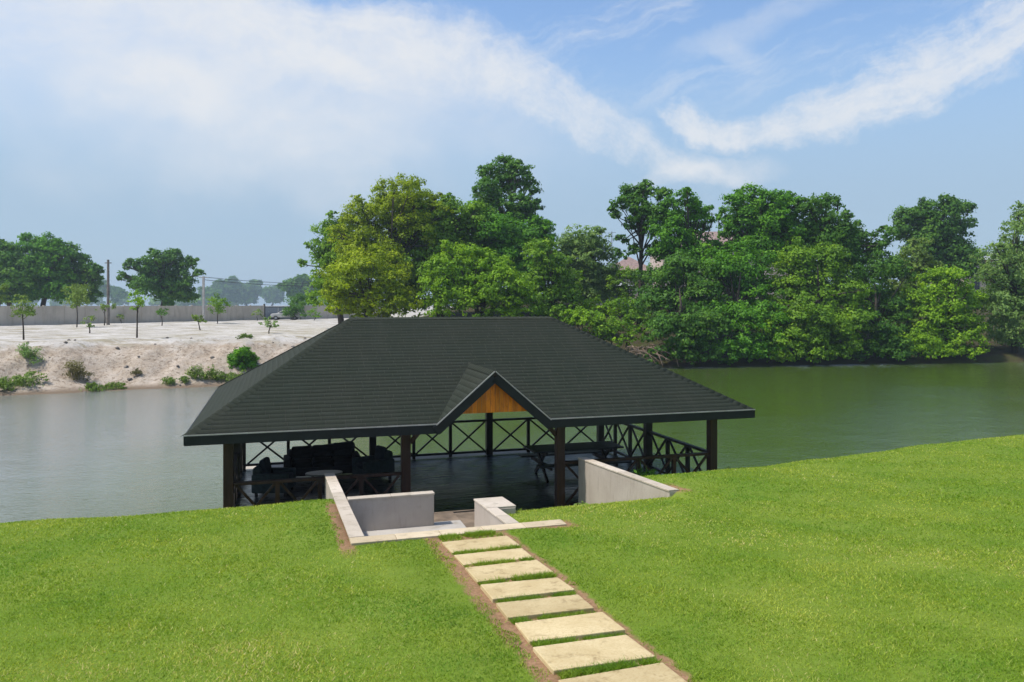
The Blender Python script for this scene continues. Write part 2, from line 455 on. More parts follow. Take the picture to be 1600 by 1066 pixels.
def fn_bank(k):
    p = pos(k)
    x, y, z = k.sep(p)
    n = k.noise(p, 0.35, 6, 0.6); f = k.noise(p, 4.0, 6, 0.65); g = k.noise(p, 1.2, 6, 0.65)
    white = k.mix(k.ramp(n, 0.35, 0.65), (0.42, 0.39, 0.355), (0.54, 0.51, 0.475))
    str_ = k.noise(k.xyz(k.math('MULTIPLY', x, 0.28), k.math('MULTIPLY', y, 0.9), 1.0), 1.0, 6, 0.68)
    white = k.mix(k.ramp(str_, 0.45, 0.62, 0, 0.8), white, (0.25, 0.215, 0.13))
    white = k.mix(k.ramp(f, 0.54, 0.68, 0, 0.65), white, (0.19, 0.165, 0.105))
    pink = k.mix(k.ramp(g, 0.3, 0.7), (0.33, 0.265, 0.20), (0.47, 0.40, 0.33))
    pink = k.mix(k.ramp(f, 0.50, 0.66, 0, 0.75), pink, (0.17, 0.125, 0.085))
    pink = k.mix(k.ramp(k.noise(p, 9.0, 4, 0.6), 0.55, 0.68, 0, 0.75), pink, (0.13, 0.10, 0.07))
    up = k.ramp(k.math('ADD', z, k.math('MULTIPLY', k.math('SUBTRACT', g, 0.5), 1.0)), 2.0, 2.55)
    sand = k.mix(up, pink, white)
    wet = k.ramp(k.math('ADD', z, k.math('MULTIPLY', k.math('SUBTRACT', f, 0.5), 0.2)), 0.25, 0.02)
    sand = k.mix(wet, sand, (0.17, 0.125, 0.085))
    dry = k.mix(k.ramp(f, 0.3, 0.7), (0.10, 0.12, 0.035), (0.19, 0.19, 0.065))
    # grassy and leaf-littered ground takes over away from the cleared sand
    veg = k.ramp(k.math('ADD', x, k.math('MULTIPLY', k.math('SUBTRACT', n, 0.5), 8.0)), -12.0, -7.0)
    veg2 = k.ramp(k.math('ADD', y, k.math('MULTIPLY', x, 1.26)), 4.0, 14.0)
    veg2 = k.math('MULTIPLY', veg2, k.ramp(y, 70, 78))
    soil = k.mix(k.ramp(g, 0.35, 0.65), (0.06, 0.065, 0.022), (0.055, 0.042, 0.026))
    c = k.mix(k.math('MAXIMUM', veg, 0.0), sand, soil)
    return principled(k, c, 0.95, 0.1, k.math('ADD', f, g), 0.7, 0.12)
material('bank', fn_bank)


def fn_water(k):
    p = pos(k)
    x, y, z = k.sep(p)
    w1 = k.noise(k.xyz(k.math('ADD', k.math('MULTIPLY', x, 0.75), k.math('MULTIPLY', y, 0.25)), k.math('SUBTRACT', k.math('MULTIPLY', y, 1.7), k.math('MULTIPLY', x, 0.5)), 0), 3.6, 4, 0.6, 0.3)
    w2 = k.noise(k.xyz(x, k.math('MULTIPLY', y, 1.6), 3.0), 0.5, 3, 0.5)
    calm = k.ramp(k.noise(p, 0.07, 3, 0.5), 0.35, 0.65, 0.45, 1.0)
    h = k.math('ADD', k.math('MULTIPLY', w1, k.math('MULTIPLY', calm, 0.036)), k.math('MULTIPLY', w2, 0.035))
    sheen_silt = k.ramp(k.math('ADD', x, k.math('MULTIPLY', k.math('SUBTRACT', k.noise(p, 0.05, 4, 0.5), 0.5), 14.0)), -4.0, -16.0)  # left water: pale sky reflection painted into the base colour, with some silt
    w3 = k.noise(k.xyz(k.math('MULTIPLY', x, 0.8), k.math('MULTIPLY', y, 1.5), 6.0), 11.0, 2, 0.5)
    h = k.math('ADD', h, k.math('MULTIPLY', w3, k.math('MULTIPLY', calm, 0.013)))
    water_col = k.mix(sheen_silt, (0.058, 0.096, 0.014), (0.175, 0.185, 0.160))
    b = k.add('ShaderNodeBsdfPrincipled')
    k.put(b, 'Base Color', water_col); b.inputs['Roughness'].default_value = 0.06
    b.inputs['IOR'].default_value = 1.6
    n = k.add('ShaderNodeBump'); k.put(n, 'Height', h); n.inputs['Strength'].default_value = 1.0; n.inputs['Distance'].default_value = 1.0
    k.l.new(n.outputs[0], b.inputs['Normal'])
    return b.outputs[0]
material('water', fn_water)

# ------------------------------------------------------------------ mesh helpers


def fast_mesh(name, V, Fc, mat, tint=None, attr_name='tint', smooth=False):
    V = np.asarray(V, np.float32); Fc = np.asarray(Fc, np.int32)
    n, kk = Fc.shape
    me = bpy.data.meshes.new(name)
    me.vertices.add(len(V)); me.vertices.foreach_set('co', V.ravel())
    me.loops.add(n * kk); me.loops.foreach_set('vertex_index', Fc.ravel())
    me.polygons.add(n)
    me.polygons.foreach_set('loop_start', np.arange(0, n * kk, kk, dtype=np.int32))
    me.polygons.foreach_set('loop_total', np.full(n, kk, np.int32))
    if smooth: me.polygons.foreach_set('use_smooth', np.ones(n, bool))
    if tint is not None:
        at = me.attributes.new(attr_name, 'FLOAT', 'FACE')
        at.data.foreach_set('value', np.asarray(tint, np.float32))
    me.materials.append(MATS[mat])
    me.update(calc_edges=True)
    return me


def link(name, data, parent=None, **props):
    o = bpy.data.objects.new(name, data); COL.objects.link(o)
    if parent is not None: o.parent = parent
    for k_, v in props.items(): o[k_] = v
    return o


class MB:
    """collects simple solids into one mesh"""
    def __init__(s): s.v = []; s.f = []
    def solid(s, vs, fs):
        o = len(s.v); s.v += [tuple(x) for x in vs]; s.f += [tuple(i + o for i in q) for q in fs]; return s
    def box(s, x0, x1, y0, y1, z0, z1):
        return s.solid([(x0, y0, z0), (x1, y0, z0), (x1, y1, z0), (x0, y1, z0), (x0, y0, z1), (x1, y0, z1), (x1, y1, z1), (x0, y1, z1)],
                       [(3, 2, 1, 0), (4, 5, 6, 7), (0, 1, 5, 4), (1, 2, 6, 5), (2, 3, 7, 6), (3, 0, 4, 7)])
    def hexa(s, bottom, top):
        return s.solid(list(bottom) + list(top), [(3, 2, 1, 0), (4, 5, 6, 7), (0, 1, 5, 4), (1, 2, 6, 5), (2, 3, 7, 6), (3, 0, 4, 7)])
    def bar(s, p0, p1, wd, ht, up=(0, 0, 1)):
        p0, p1, up = Vector(p0), Vector(p1), Vector(up)
        d = (p1 - p0).normalized(); sd = d.cross(up)
        if sd.length < 1e-4: sd = d.cross(Vector((0, 1, 0)))
        sd.normalize(); u = sd.cross(d).normalized()
        q = [(-1, -1), (1, -1), (1, 1), (-1, 1)]
        return s.hexa([p0 + sd * (x * wd / 2) + u * (y * ht / 2) for x, y in q], [p1 + sd * (x * wd / 2) + u * (y * ht / 2) for x, y in q])
    def tube(s, pts, rad, sides=7, caps=True):
        pts = [Vector(p) for p in pts]
        o = len(s.v)
        ref = Vector((0.31, 0.95, 0.05))
        for i, p in enumerate(pts):
            d = (pts[min(i + 1, len(pts) - 1)] - pts[max(i - 1, 0)]).normalized()
            a = d.cross(ref).normalized(); b = d.cross(a)
            r = rad[i] if hasattr(rad, '__len__') else rad
            for j in range(sides):
                t = 2 * math.pi * j / sides
                s.v.append(tuple(p + a * (math.cos(t) * r) + b * (math.sin(t) * r)))
        for i in range(len(pts) - 1):
            for j in range(sides):
                j2 = (j + 1) % sides
                s.f.append((o + i * sides + j, o + i * sides + j2, o + (i + 1) * sides + j2, o + (i + 1) * sides + j))
        if caps:
            s.f.append(tuple(o + j for j in reversed(range(sides))))
            s.f.append(tuple(o + (len(pts) - 1) * sides + j for j in range(sides)))
        return s
    def mesh(s, name, mat, bevel=0.0, smooth=False, hue=None, subd=0):
        me = bpy.data.meshes.new(name)
        bm = bmesh.new()
        vv = [bm.verts.new(p) for p in s.v]
        for q in s.f:
            try: bm.faces.new([vv[i] for i in q])
            except ValueError: pass
        bmesh.ops.recalc_face_normals(bm, faces=bm.faces)
        if bevel: bmesh.ops.bevel(bm, geom=bm.edges[:], offset=bevel, segments=2, affect='EDGES', profile=0.6)
        if smooth:
            for q in bm.faces: q.smooth = True
        bm.to_mesh(me); bm.free()
        if hue is not None:
            at = me.attributes.new('hue', 'FLOAT', 'FACE')
            at.data.foreach_set('value', np.full(len(me.polygons), hue, np.float32))
        me.materials.append(MATS[mat])
        return me
    def obj(s, name, mat, parent=None, bevel=0.0, smooth=False, hue=None, **props):
        return link(name, s.mesh(name, mat, bevel, smooth, hue), parent, **props)


def empty(name, loc, rz=0.0, parent=None, **props):
    o = link(name, None, parent, **props)
    o.location = loc; o.rotation_euler = (0, 0, rz); o.empty_display_size = 0.2
    return o


def AB(a, b, z=0.0):
    """path-aligned ground coordinates -> world (a across the path, b along it, away from the viewpoint)"""
    return Vector((a * CT - b * ST, a * ST + b * CT, z))


def PX(px, Y, py=None, z=None):
    X = (px - 800) / F * Y
    if z is None: z = EYE + (HOR - py) / F * Y
    return Vector((X, Y, z))


# ------------------------------------------------------------------ lawn
PIT_Z = EYE - 3.72
DECK_Z = 0.37


def softplus(x, wd):
    return wd * np.logaddexp(0, x / wd)


def plane_z(b):
    return EYE - 2.5 - 0.0554 * b


def lawn_z(a, b, jitter=True):
    a = np.asarray(a, float); b = np.asarray(b, float)
    z = plane_z(b)
    b0 = np.where(a < 1.02, 13.5, 13.55)
    b0 = np.where((a > 3.15) & (a < 6.36), 11.55, b0)
    b0 = b0 + np.where(a > 6.36, 1.25 / (1 + np.exp(-(a - 12.5) / 1.6)), 0)
    z = z + np.where(a > 6.36, 0.03 * np.clip(a - 9, 0, 8) * 0.5, 0)
    z = z - 0.48 * softplus(b - b0, 0.32)
    if jitter:
        z = z + 0.018 * np.sin(a * 1.3 + 0.5) * np.sin(b * 1.1 + a * 0.4) + 0.010 * np.sin(a * 3.1 + b * 2.3)
    z = np.maximum(z, -0.9)
    # between the walls the ground comes down to the floor of the pavilion
    mid = (a > 3.15) & (a < 6.36) & (b > 11)
    z = np.where(mid, np.maximum(z, 0.20), z)
    pit = (a > 1.02) & (a < 3.15) & (b > 10.1)
    z = np.where(pit, np.where(b < 13.6, PIT_Z - 0.15, 0.20), z)
    under = (b > 15.4) & (a > -2) & (a < 10.5)
    z = np.where(under, np.minimum(z, 0.20 - np.clip(b - 17, 0, 2) * 0.6), z)
    return z


def build_lawn():
    A = np.concatenate([np.linspace(-160, -16, 13)[:-1], np.arange(-16, 0.9, 0.4), [0.95, 1.09, 1.6, 2.2, 2.7, 3.09, 3.21, 3.5],
                        np.arange(3.9, 6.2, 0.4), [6.30, 6.43], np.arange(6.7, 30, 0.4), np.linspace(30, 170, 12)])
    B = np.concatenate([np.linspace(-60, -2, 8)[:-1], np.arange(-2, 9.8, 0.4), [10.03, 10.17], np.arange(10.4, 18, 0.2), np.linspace(18, 30, 10)])
    g, h = np.meshgrid(A, B, indexing='ij')
    z = lawn_z(g, h)
    V = np.stack([g * CT - h * ST, g * ST + h * CT, z], -1).reshape(-1, 3)
    na, nb = len(A), len(B)
    i, j = np.meshgrid(np.arange(na - 1), np.arange(nb - 1), indexing='ij')
    q = (i * nb + j).ravel()
    Fc = np.stack([q, q + nb, q + nb + 1, q + 1], -1)
    return link('lawn', fast_mesh('lawn', V, Fc, 'lawn', smooth=True), kind='structure')


lawn = build_lawn()

SLABS = [(9.03 + .04, 9.62), (8.50, 8.95), (7.86, 8.40), (7.25, 7.72), (6.69, 7.13), (6.10, 6.57), (5.50, 5.98), (4.85, 5.38), (4.22, 4.72), (3.62, 4.08)]
SA0, SA1 = 2.02, 2.87


def slab_part(b, a):
    """True on slabs, on the threshold strip, inside walls and pit"""
    bad = np.zeros(a.shape, bool)
    for b0, b1 in SLABS:
        bad |= (a > SA0 - 0.01) & (a < SA1 + 0.01) & (b > b0 - 0.01) & (b < b1 + 0.01)
    bad |= (b > 9.93) & (b < 10.22) & (a > 0.9) & (a < 3.86)
    bad |= (a > 0.91) & (a < 1.12) & (b > 9.9)
    bad |= (a > 1.0) & (a < 3.24) & (b > 10.0)
    bad |= (a > 3.0) & (a < 3.53) & (b > 11.28)
    bad |= (a > 6.26) & (a < 6.47) & (b > 11.3)
    bad |= (b > 15.6) & (a > -1.2) & (a < 10.1)
    return bad


def fbm(x, y, sc, oct=4, seed=0.0):
    o = np.zeros(x.shape); amp = 1.0; f_ = sc; tot = 0
    for k_ in range(oct):
        o += amp * (np.sin(x * f_ * 1.0 + 1.7 * np.sin(y * f_ * 0.8 + k_ + seed) + seed) * np.cos(y * f_ * 1.1 + 1.3 * np.sin(x * f_ * 0.9 + 2 * k_ + seed)))
        tot += amp; amp *= 0.52; f_ *= 2.03
    return o / tot


def build_grass():
    N = 980000
    u = RNG.random(N)
    Y0, Y1 = 2.6, 24.0
    Y = np.exp(np.log(Y0) + u * (np.log(Y1) - np.log(Y0)))
    X = (RNG.random(N) * 2 - 1) * (0.72 * Y + 2.6)
    a = X * CT + Y * ST; b = Y * CT - X * ST
    for i_ in range(len(SLABS) - 1):
        m_ = 2600
        lo_, hi_ = SLABS[i_ + 1][1], SLABS[i_][0]
        ea = RNG.uniform(SA0, SA1, m_); eb = RNG.uniform(lo_ - 0.01, hi_ + 0.015, m_)
        a = np.concatenate([a, ea]); b = np.concatenate([b, eb])
    a = np.concatenate([a, RNG.uniform(2.05, 2.75, 3000)]); b = np.concatenate([b, RNG.uniform(9.80, 9.96, 3000)])
    X = a * CT - b * ST; Y = a * ST + b * CT; N = len(a)
    wob = 0.05 * np.sin(b * 7.3) + 0.04 * np.sin(b * 17.1 + 1) + 0.03 * np.sin(a * 9 + b * 23)
    keep = ~slab_part(b, a) & (b < 17.2)
    on_path = (b < 9.95) & (a > 1.945 + wob * 0.6) & (a < 2.955 + wob * 0.6)
    in_gap = (a > SA0 + 0.02) & (a < SA1 - 0.02) & on_path
    gapfill = np.sin(a * 11 + b * 3.7) + 0.7 * np.sin(a * 23 + b * 9) > -0.9
    keep &= (~on_path) | (in_gap & gapfill) | (on_path & (RNG.random(N) < 0.03))
    wl = (np.abs(a - 0.87) < 0.055 + wob * 0.5) & (b > 9.8) & (b < 12.7)
    wr = ((a - 3.66) ** 2 / 0.10 + (b - 10.05) ** 2 / 0.05 + wob * 6 < 0.9)
    wq = ((a - 6.65) ** 2 / 0.05 + (b - 11.9) ** 2 / 0.16 + wob * 5 < 0.5)
    keep &= ~((wl | wr | wq) & (RNG.random(N) < 0.93))
    a, b, X, Y, in_gap = a[keep], b[keep], X[keep], Y[keep], in_gap[keep]
    z = lawn_z(a, b)
    m = z > 0.02
    a, b, X, Y, z, in_gap = a[m], b[m], X[m], Y[m], z[m], in_gap[m]
    n = len(a)
    hgt = RNG.uniform(0.012, 0.032, n) * np.where(in_gap, 1.9, 1.0)
    # a little unevenness in the cut
    hgt *= 1.0 + 0.18 * np.sin(a * 4.1 + 1.2 * np.sin(b * 3.3)) * np.sin(b * 5.2 + a)
    wid = np.clip(0.0014 * Y, 0.006, 0.018) * RNG.uniform(0.7, 1.3, n)
    yaw = RNG.uniform(0, 2 * math.pi, n)
    lean = RNG.uniform(0.3, 1.7, n) * hgt
    ld = RNG.uniform(0, 2 * math.pi, n)
    base = np.stack([X, Y, z - 0.004], -1)
    side = np.stack([np.cos(yaw), np.sin(yaw), np.zeros(n)], -1) * (wid / 2)[:, None]
    tip = base + np.stack([np.cos(ld) * lean, np.sin(ld) * lean, hgt], -1)
    V = np.stack([base - side, base + side, tip], 1).reshape(-1, 3)
    Fc = np.arange(n * 3, dtype=np.int32).reshape(-1, 3)
    t = np.clip(RNG.normal(0.42, 0.2, n), 0, 0.88)
    dryp = 0.03 + 0.22 * np.clip(fbm(a, b, 0.55, 4, 4.0) * 1.8 - 0.2, 0, 1)
    t = np.where(RNG.random(n) < dryp, RNG.uniform(0.9, 1.0, n), t)
    lush = np.clip(1 - np.abs(a - 1.55) / 0.45, 0, 1) * (b < 9.9) + np.clip(1 - np.abs(a - 0.6) / 0.4, 0, 1) * (b > 9.9) + np.clip(1 - np.abs(a - 3.2) / 0.4, 0, 1) * (b < 9.9) * 0.6
    t = t * (1 - 0.55 * np.clip(lush, 0, 1))
    t = np.where(in_gap, t * 0.55, t)
    return link('grass', fast_mesh('grass', V, Fc, 'blade', t), kind='stuff',
                label='short mown grass of the lawn round the stepping path', category='grass')


build_grass()

# ------------------------------------------------------------------ water and far bank
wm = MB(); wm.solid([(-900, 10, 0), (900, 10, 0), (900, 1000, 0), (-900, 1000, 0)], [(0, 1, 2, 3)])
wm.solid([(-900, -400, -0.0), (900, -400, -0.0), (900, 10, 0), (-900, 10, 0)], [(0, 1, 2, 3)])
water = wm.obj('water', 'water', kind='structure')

SHX = np.array([-900, -60, -27.3, -17.0, -5, 5, 12.9, 26, 40.5, 100, 900.0])
SHY = np.array([-400, 24.0, 41.0, 46.0, 52.5, 57, 59.6, 62.4, 64.8, 72, 160.0])


def bank_z(X, Y):
    X = np.asarray(X, float); Y = np.asarray(Y, float)
    d = (Y - np.interp(X, SHX, SHY)) * 0.9 + 0.5 * fbm(X, Y * 0.3, 0.35, 3, 1.0)
    # cleared sandy bank on the one side
    zl = np.interp(d, [-6, 0, 0.7, 1.6, 4.8, 6.3, 8, 400], [-1.6, 0.0, 0.18, 0.45, 2.15, 2.5, 2.6, 2.62])
    rough = np.clip(np.minimum(d / 1.5, (9 - d) / 4), 0, 1)
    gul = np.exp(-((X + 23.3 + 0.25 * d) / 1.3) ** 2) * np.clip(d / 2, 0, 1) * np.clip((8 - d) / 4, 0, 1)
    zl = zl + rough * (0.42 * fbm(X, Y * 0.45, 0.75, 4, 3.0) + 0.16 * fbm(X, Y, 2.6, 3, 8.0)) - 0.7 * gul + np.clip(d - 6, 0, 1) * 0.09 * fbm(X, Y, 0.5, 4, 5.0)
    # wooded bank on the other
    zr = np.interp(d, [-6, 0, 0.8, 2, 8, 22, 40, 400], [-1.6, 0.0, 0.35, 0.6, 2.3, 5.0, 6.0, 6.5])
    zr = zr + np.clip(d, 0, 1) * 0.3 * fbm(X, Y, 0.4, 4, 2.0)
    t = np.clip((X + 16 + 0.0 * Y) / 16, 0, 1); t = t * t * (3 - 2 * t)
    t = t * np.clip(1.0 - (Y - 200) / 150 * 0, 0, 1)
    return zl * (1 - t) + zr * t


def build_bank():
    A = np.concatenate([np.linspace(-900, -60, 20)[:-1], np.arange(-60, -14, 0.35), np.arange(-14, 60, 0.9), np.linspace(60, 900, 20)])
    D = np.concatenate([[-5, -2.5, -1], np.arange(-0.6, 12, 0.3), np.linspace(12, 60, 30)[1:], np.linspace(60, 1050, 24)[1:]])
    g, dd = np.meshgrid(A, D, indexing='ij')
    y = np.interp(g, SHX, SHY) + dd
    y = np.minimum(y, 1000)
    z = bank_z(g, y)
    V = np.stack([g, y, z], -1).reshape(-1, 3)
    na, nb = len(A), len(D)
    i, j = np.meshgrid(np.arange(na - 1), np.arange(nb - 1), indexing='ij')
    q = (i * nb + j).ravel()
    return link('far_bank', fast_mesh('far_bank', V, np.stack([q, q + nb, q + nb + 1, q + 1], -1), 'bank', smooth=True), kind='structure')


build_bank()


def ground(X, Y):
    return float(bank_z(np.array([X]), np.array([Y]))[0])


# ------------------------------------------------------------------ stepping path
ORD = ['first', 'second', 'third', 'fourth', 'fifth', 'sixth', 'seventh', 'eighth']
for i, (b0, b1) in enumerate(SLABS[:8]):
    th_ = 0.055
    bc = (b0 + b1) / 2
    m = MB()
    j = lambda s=0.012: random.uniform(-s, s)
    hw, hb = (SA1 - SA0) / 2, (b1 - b0) / 2
    cs = [(-hw + j(), -hb + j()), (hw + j(), -hb + j()), (hw + j(), hb + j()), (-hw + j(), hb + j())]
    tz = [-0.0554 * y + 0.03 + j(0.006) for x, y in cs]
    m.hexa([(x, y, t - th_) for (x, y), t in zip(cs, tz)], [(x, y, t) for (x, y), t in zip(cs, tz)])
    lab = ('sandstone path slab right below the cream threshold strip' if i == 0 else
           'sandstone path slab at the bottom edge of the photo, cut by the frame' if i == 7 else
           f'sandstone path slab, {ORD[i]} one counting from the cream threshold strip')
    o = m.obj('stepping_slab', 'sandstone', None, 0.008, hue=random.random(), label=lab, category='paving slab', group='sandstone slabs of the stepping path')
    o.location = AB((SA0 + SA1) / 2 + j(0.01), bc, float(plane_z(bc)) + 0.0)
    o.rotation_euler = (j(0.012), j(0.012), TH + j(0.02))

# ------------------------------------------------------------------ retaining walls


def wall_run(name, label, a0, a1, b0, b1, ztop, zbot, along='b', joints=5, cap=0.03, mat_cap='coping', ov=0.012):
    """wall with a body and single coping stones; ztop(b) gives the top of the coping"""
    root = empty(name, AB((a0 + a1) / 2, (b0 + b1) / 2, zbot), TH, label=label, category='wall')
    ac, bc = (a0 + a1) / 2, (b0 + b1) / 2
    L = lambda a, b, z: (a - ac, b - bc, z - zbot)
    m = MB()
    m.hexa([L(a0, b0, zbot), L(a1, b0, zbot), L(a1, b1, zbot), L(a0, b1, zbot)],
           [L(a0, b0, ztop(b0) - cap), L(a1, b0, ztop(b0) - cap), L(a1, b1, ztop(b1) - cap), L(a0, b1, ztop(b1) - cap)])
    m.obj('wall_body', 'plaster', root, 0.006)
    for i in range(joints):
        if along == 'b':
            q0 = b0 + (b1 - b0) * i / joints + 0.003; q1 = b0 + (b1 - b0) * (i + 1) / joints - 0.003
            if i == joints - 1: q1 += ov
            A0, A1, B0, B1 = a0 - ov, a1 + ov, q0, q1
        else:
            q0 = a0 + (a1 - a0) * i / joints + 0.003; q1 = a0 + (a1 - a0) * (i + 1) / joints - 0.003
            A0, A1, B0, B1 = q0, q1 + (ov if i == joints - 1 else 0), b0 - ov, b1 + ov
        e = random.uniform(-0.002, 0.002)
        c = MB()
        c.hexa([L(A0, B0, ztop(B0) - cap + .0005), L(A1, B0, ztop(B0) - cap + .0005), L(A1, B1, ztop(B1) - cap + .0005), L(A0, B1, ztop(B1) - cap + .0005)],
               [L(A0, B0, ztop(B0) + e), L(A1, B0, ztop(B0) + e), L(A1, B1, ztop(B1) + e), L(A0, B1, ztop(B1) + e)])
        c.obj('coping_stone', mat_cap, root, 0.005, hue=random.random())
    return root


wt = lambda b: float(plane_z(b)) + 0.035
wall_run('retaining_wall', 'long low cream wall running from the threshold down to the pavilion, beside the left lawn', 0.93, 1.10, 10.22, 15.6, wt, 0.1, joints=5)
wall_run('retaining_wall', 'grey front-facing wall panel with a pale top closing the sunken landing', 1.125, 2.55, 12.8, 12.96, lambda b: float(plane_z(12.8)) + 0.035, 0.15, along='a', joints=2)
pier = wall_run('retaining_wall', 'short cream wall with a wide end pier, right side of the sunken landing', 3.06, 3.22, 10.22, 11.30, wt, 0.6, joints=2)
# the wide pier at its far end
pm = MB(); zb = 0.6
Lp = lambda a, b, z: (a - 3.14, b - 10.76, z - zb)
pm.hexa([Lp(3.06, 11.302, zb), Lp(3.52, 11.302, zb), Lp(3.52, 12.06, zb), Lp(3.06, 12.06, zb)],
        [Lp(3.06, 11.302, wt(11.3) - .03), Lp(3.52, 11.302, wt(11.3) - .03), Lp(3.52, 12.06, wt(12.06) - .03), Lp(3.06, 12.06, wt(12.06) - .03)])
pm.obj('end_pier', 'plaster', pier, 0.006)
pm = MB()
pm.hexa([Lp(3.048, 11.315, wt(11.3) - .0295), Lp(3.53, 11.315, wt(11.3) - .0295), Lp(3.53, 12.07, wt(12.06) - .0295), Lp(3.048, 12.07, wt(12.06) - .0295)],
        [Lp(3.048, 11.315, wt(11.3)), Lp(3.53, 11.315, wt(11.3)), Lp(3.53, 12.07, wt(12.06)), Lp(3.048, 12.07, wt(12.06))])
pm.obj('coping_stone', 'coping', pier, 0.005, hue=0.6)
wall_run('retaining_wall', 'sloping cream wing wall standing alone on the right lawn beside the pavilion', 6.28, 6.45, 11.55, 15.6, wt, 0.1, joints=4)

# threshold strip
troot = empty('threshold_strip', AB(2.37, 10.08, float(plane_z(10.08)) - 0.1), TH, label='flat cream stone strip across the end of the slab path', category='kerb')
n_t = 5
for i in range(n_t):
    a0 = 0.915 + (3.84 - 0.915) * i / n_t + 0.003; a1 = 0.915 + (3.84 - 0.915) * (i + 1) / n_t - 0.003
    m = MB(); m.box(a0 - 2.37, a1 - 2.37, -0.125 + random.uniform(-.003, .003), 0.125, -0.05, 0.128 + random.uniform(-.002, .002))
    m.obj('threshold_stone', 'threshold', troot, 0.006, hue=random.random())

# sunken landing and steps down
lm = MB(); lm.box(-1.0, 1.0, -1.66, 1.10, -0.2, 0)
landing = lm.obj('landing_floor', 'concrete', None, 0.01, kind='structure')
landing.location = AB(2.08, 11.9, PIT_Z); landing.rotation_euler = (0, 0, TH)
landing.scale = (0.965, 1, 1)
ly = MB(); ly.box(-0.965, 0.965, -0.275, 0.275, -0.2, -0.006)
ly = ly.obj('landing_floor', 'concrete_brown', None, 0.01, kind='structure')
ly.location = AB(2.08, 13.281, PIT_Z); ly.rotation_euler = (0, 0, TH)
lx = MB(); lx.box(-0.42, 0.42, -0.70, 0.70, -0.2, -0.012)
lx = lx.obj('landing_floor', 'concrete_brown', None, 0.01, kind='structure')
lx.location = AB(3.46, 12.80, PIT_Z); lx.rotation_euler = (0, 0, TH)
stp = empty('steps', AB(2.8, 13.6, 0.1), TH, label='brown concrete steps between the landing and the pavilion floor', category='steps')
for i in range(4):
    zt = PIT_Z - (i + 1) * (PIT_Z - DECK_Z) / 5
    m = MB(); m.box(-0.4 - 0.6, 1.2, 0.02 + i * 0.45, 0.02 + (i + 1) * 0.45 - 0.004, 0, zt - 0.1)
    m.obj('step', 'concrete_brown', stp, 0.008)
m = MB(); m.box(-1.0, 1.2, -0.04, 0.016, 0, PIT_Z - 0.105)
m.obj('riser', 'concrete_brown', stp)

# ------------------------------------------------------------------ pavilion
PA, PB = 4.43, 19.2
pav = empty('pavilion', AB(PA, PB, DECK_Z), TH, label='open timber pavilion with a dark shingled hip roof standing in the water', category='pavilion')


def P(a, b, z): return Vector((a - PA, b - PB, z - DECK_Z))


EZ, RZ = 2.50, 4.55
EA0, EA1, EB0, EB1 = -1.57, 10.43, 15.26, 23.79
INS = 3.36
EBM = (EB0 + EB1) / 2
GA, GH, GZ = 4.29, 1.20, 3.52                       # entry gable: centre, half width, ridge height
GB = EB0 + (GZ - EZ) / ((RZ - EZ) / (EBM - EB0))     # where its ridge meets the main slope


class Shingles:
    def __init__(s): s.v = []; s.f = []; s.t = []
    def tab(s, q, nrm, thick, t):
        """q: lower-left, lower-right, upper-right, upper-left on the slope"""
        o = len(s.v)
        n = nrm * thick
        s.v += [tuple(q[0] + n * 1.6), tuple(q[1] + n * 1.6), tuple(q[2] + n * 0.2), tuple(q[3] + n * 0.2), tuple(q[0] - n), tuple(q[1] - n)]
        s.f += [(o, o + 1, o + 2, o + 3), (o + 4, o + 5, o + 1, o)]
        s.t += [t, t]
    def slope(s, point, left, right, n, nrm, holes=None, width=0.33):
        """point(u, v) with v in 0..1 up the slope and u a length; left(v), right(v) the limits of a course"""
        for i in range(n):
            v0, v1 = i / n, (i + 1) / n
            spans = [((left(v0), left(v1)), (right(v0), right(v1)))]
            if holes:
                hl, hr = holes
                if hl(v0) is not None:
                    e = v1 if hl(v1) is not None else v0
                    spans = [((left(v0), left(v1)), (hl(v0), hl(e) if hl(v1) is not None else GA)),
                             ((hr(v0), hr(e) if hr(v1) is not None else GA), (right(v0), right(v1)))]
            for (l0, l1), (r0, r1) in spans:
                cuts = []
                x = math.floor(min(l0, l1) / width) * width - width + (i % 2) * width / 2 + random.uniform(-0.03, 0.03)
                while x < max(r0, r1):
                    cuts.append(x); x += width * random.uniform(0.85, 1.15)
                cuts.append(x)
                base = random.gauss(0.5, 0.03)
                for c0, c1 in zip(cuts[:-1], cuts[1:]):
                    p0, p1 = min(max(c0, l0), r0), min(max(c1 - 0.006, l0), r0)
                    q0, q1 = min(max(c0, l1), r1), min(max(c1 - 0.006, l1), r1)
                    if p1 - p0 < 1e-3 and q1 - q0 < 1e-3: continue
                    dv = random.uniform(-0.0012, 0.0008)
                    s.tab([point(p0, v0 + dv), point(p1, v0 + dv), point(q1, v1 + 0.004), point(q0, v1 + 0.004)], nrm, 0.0004, min(1, max(0, random.gauss(base, 0.13))))


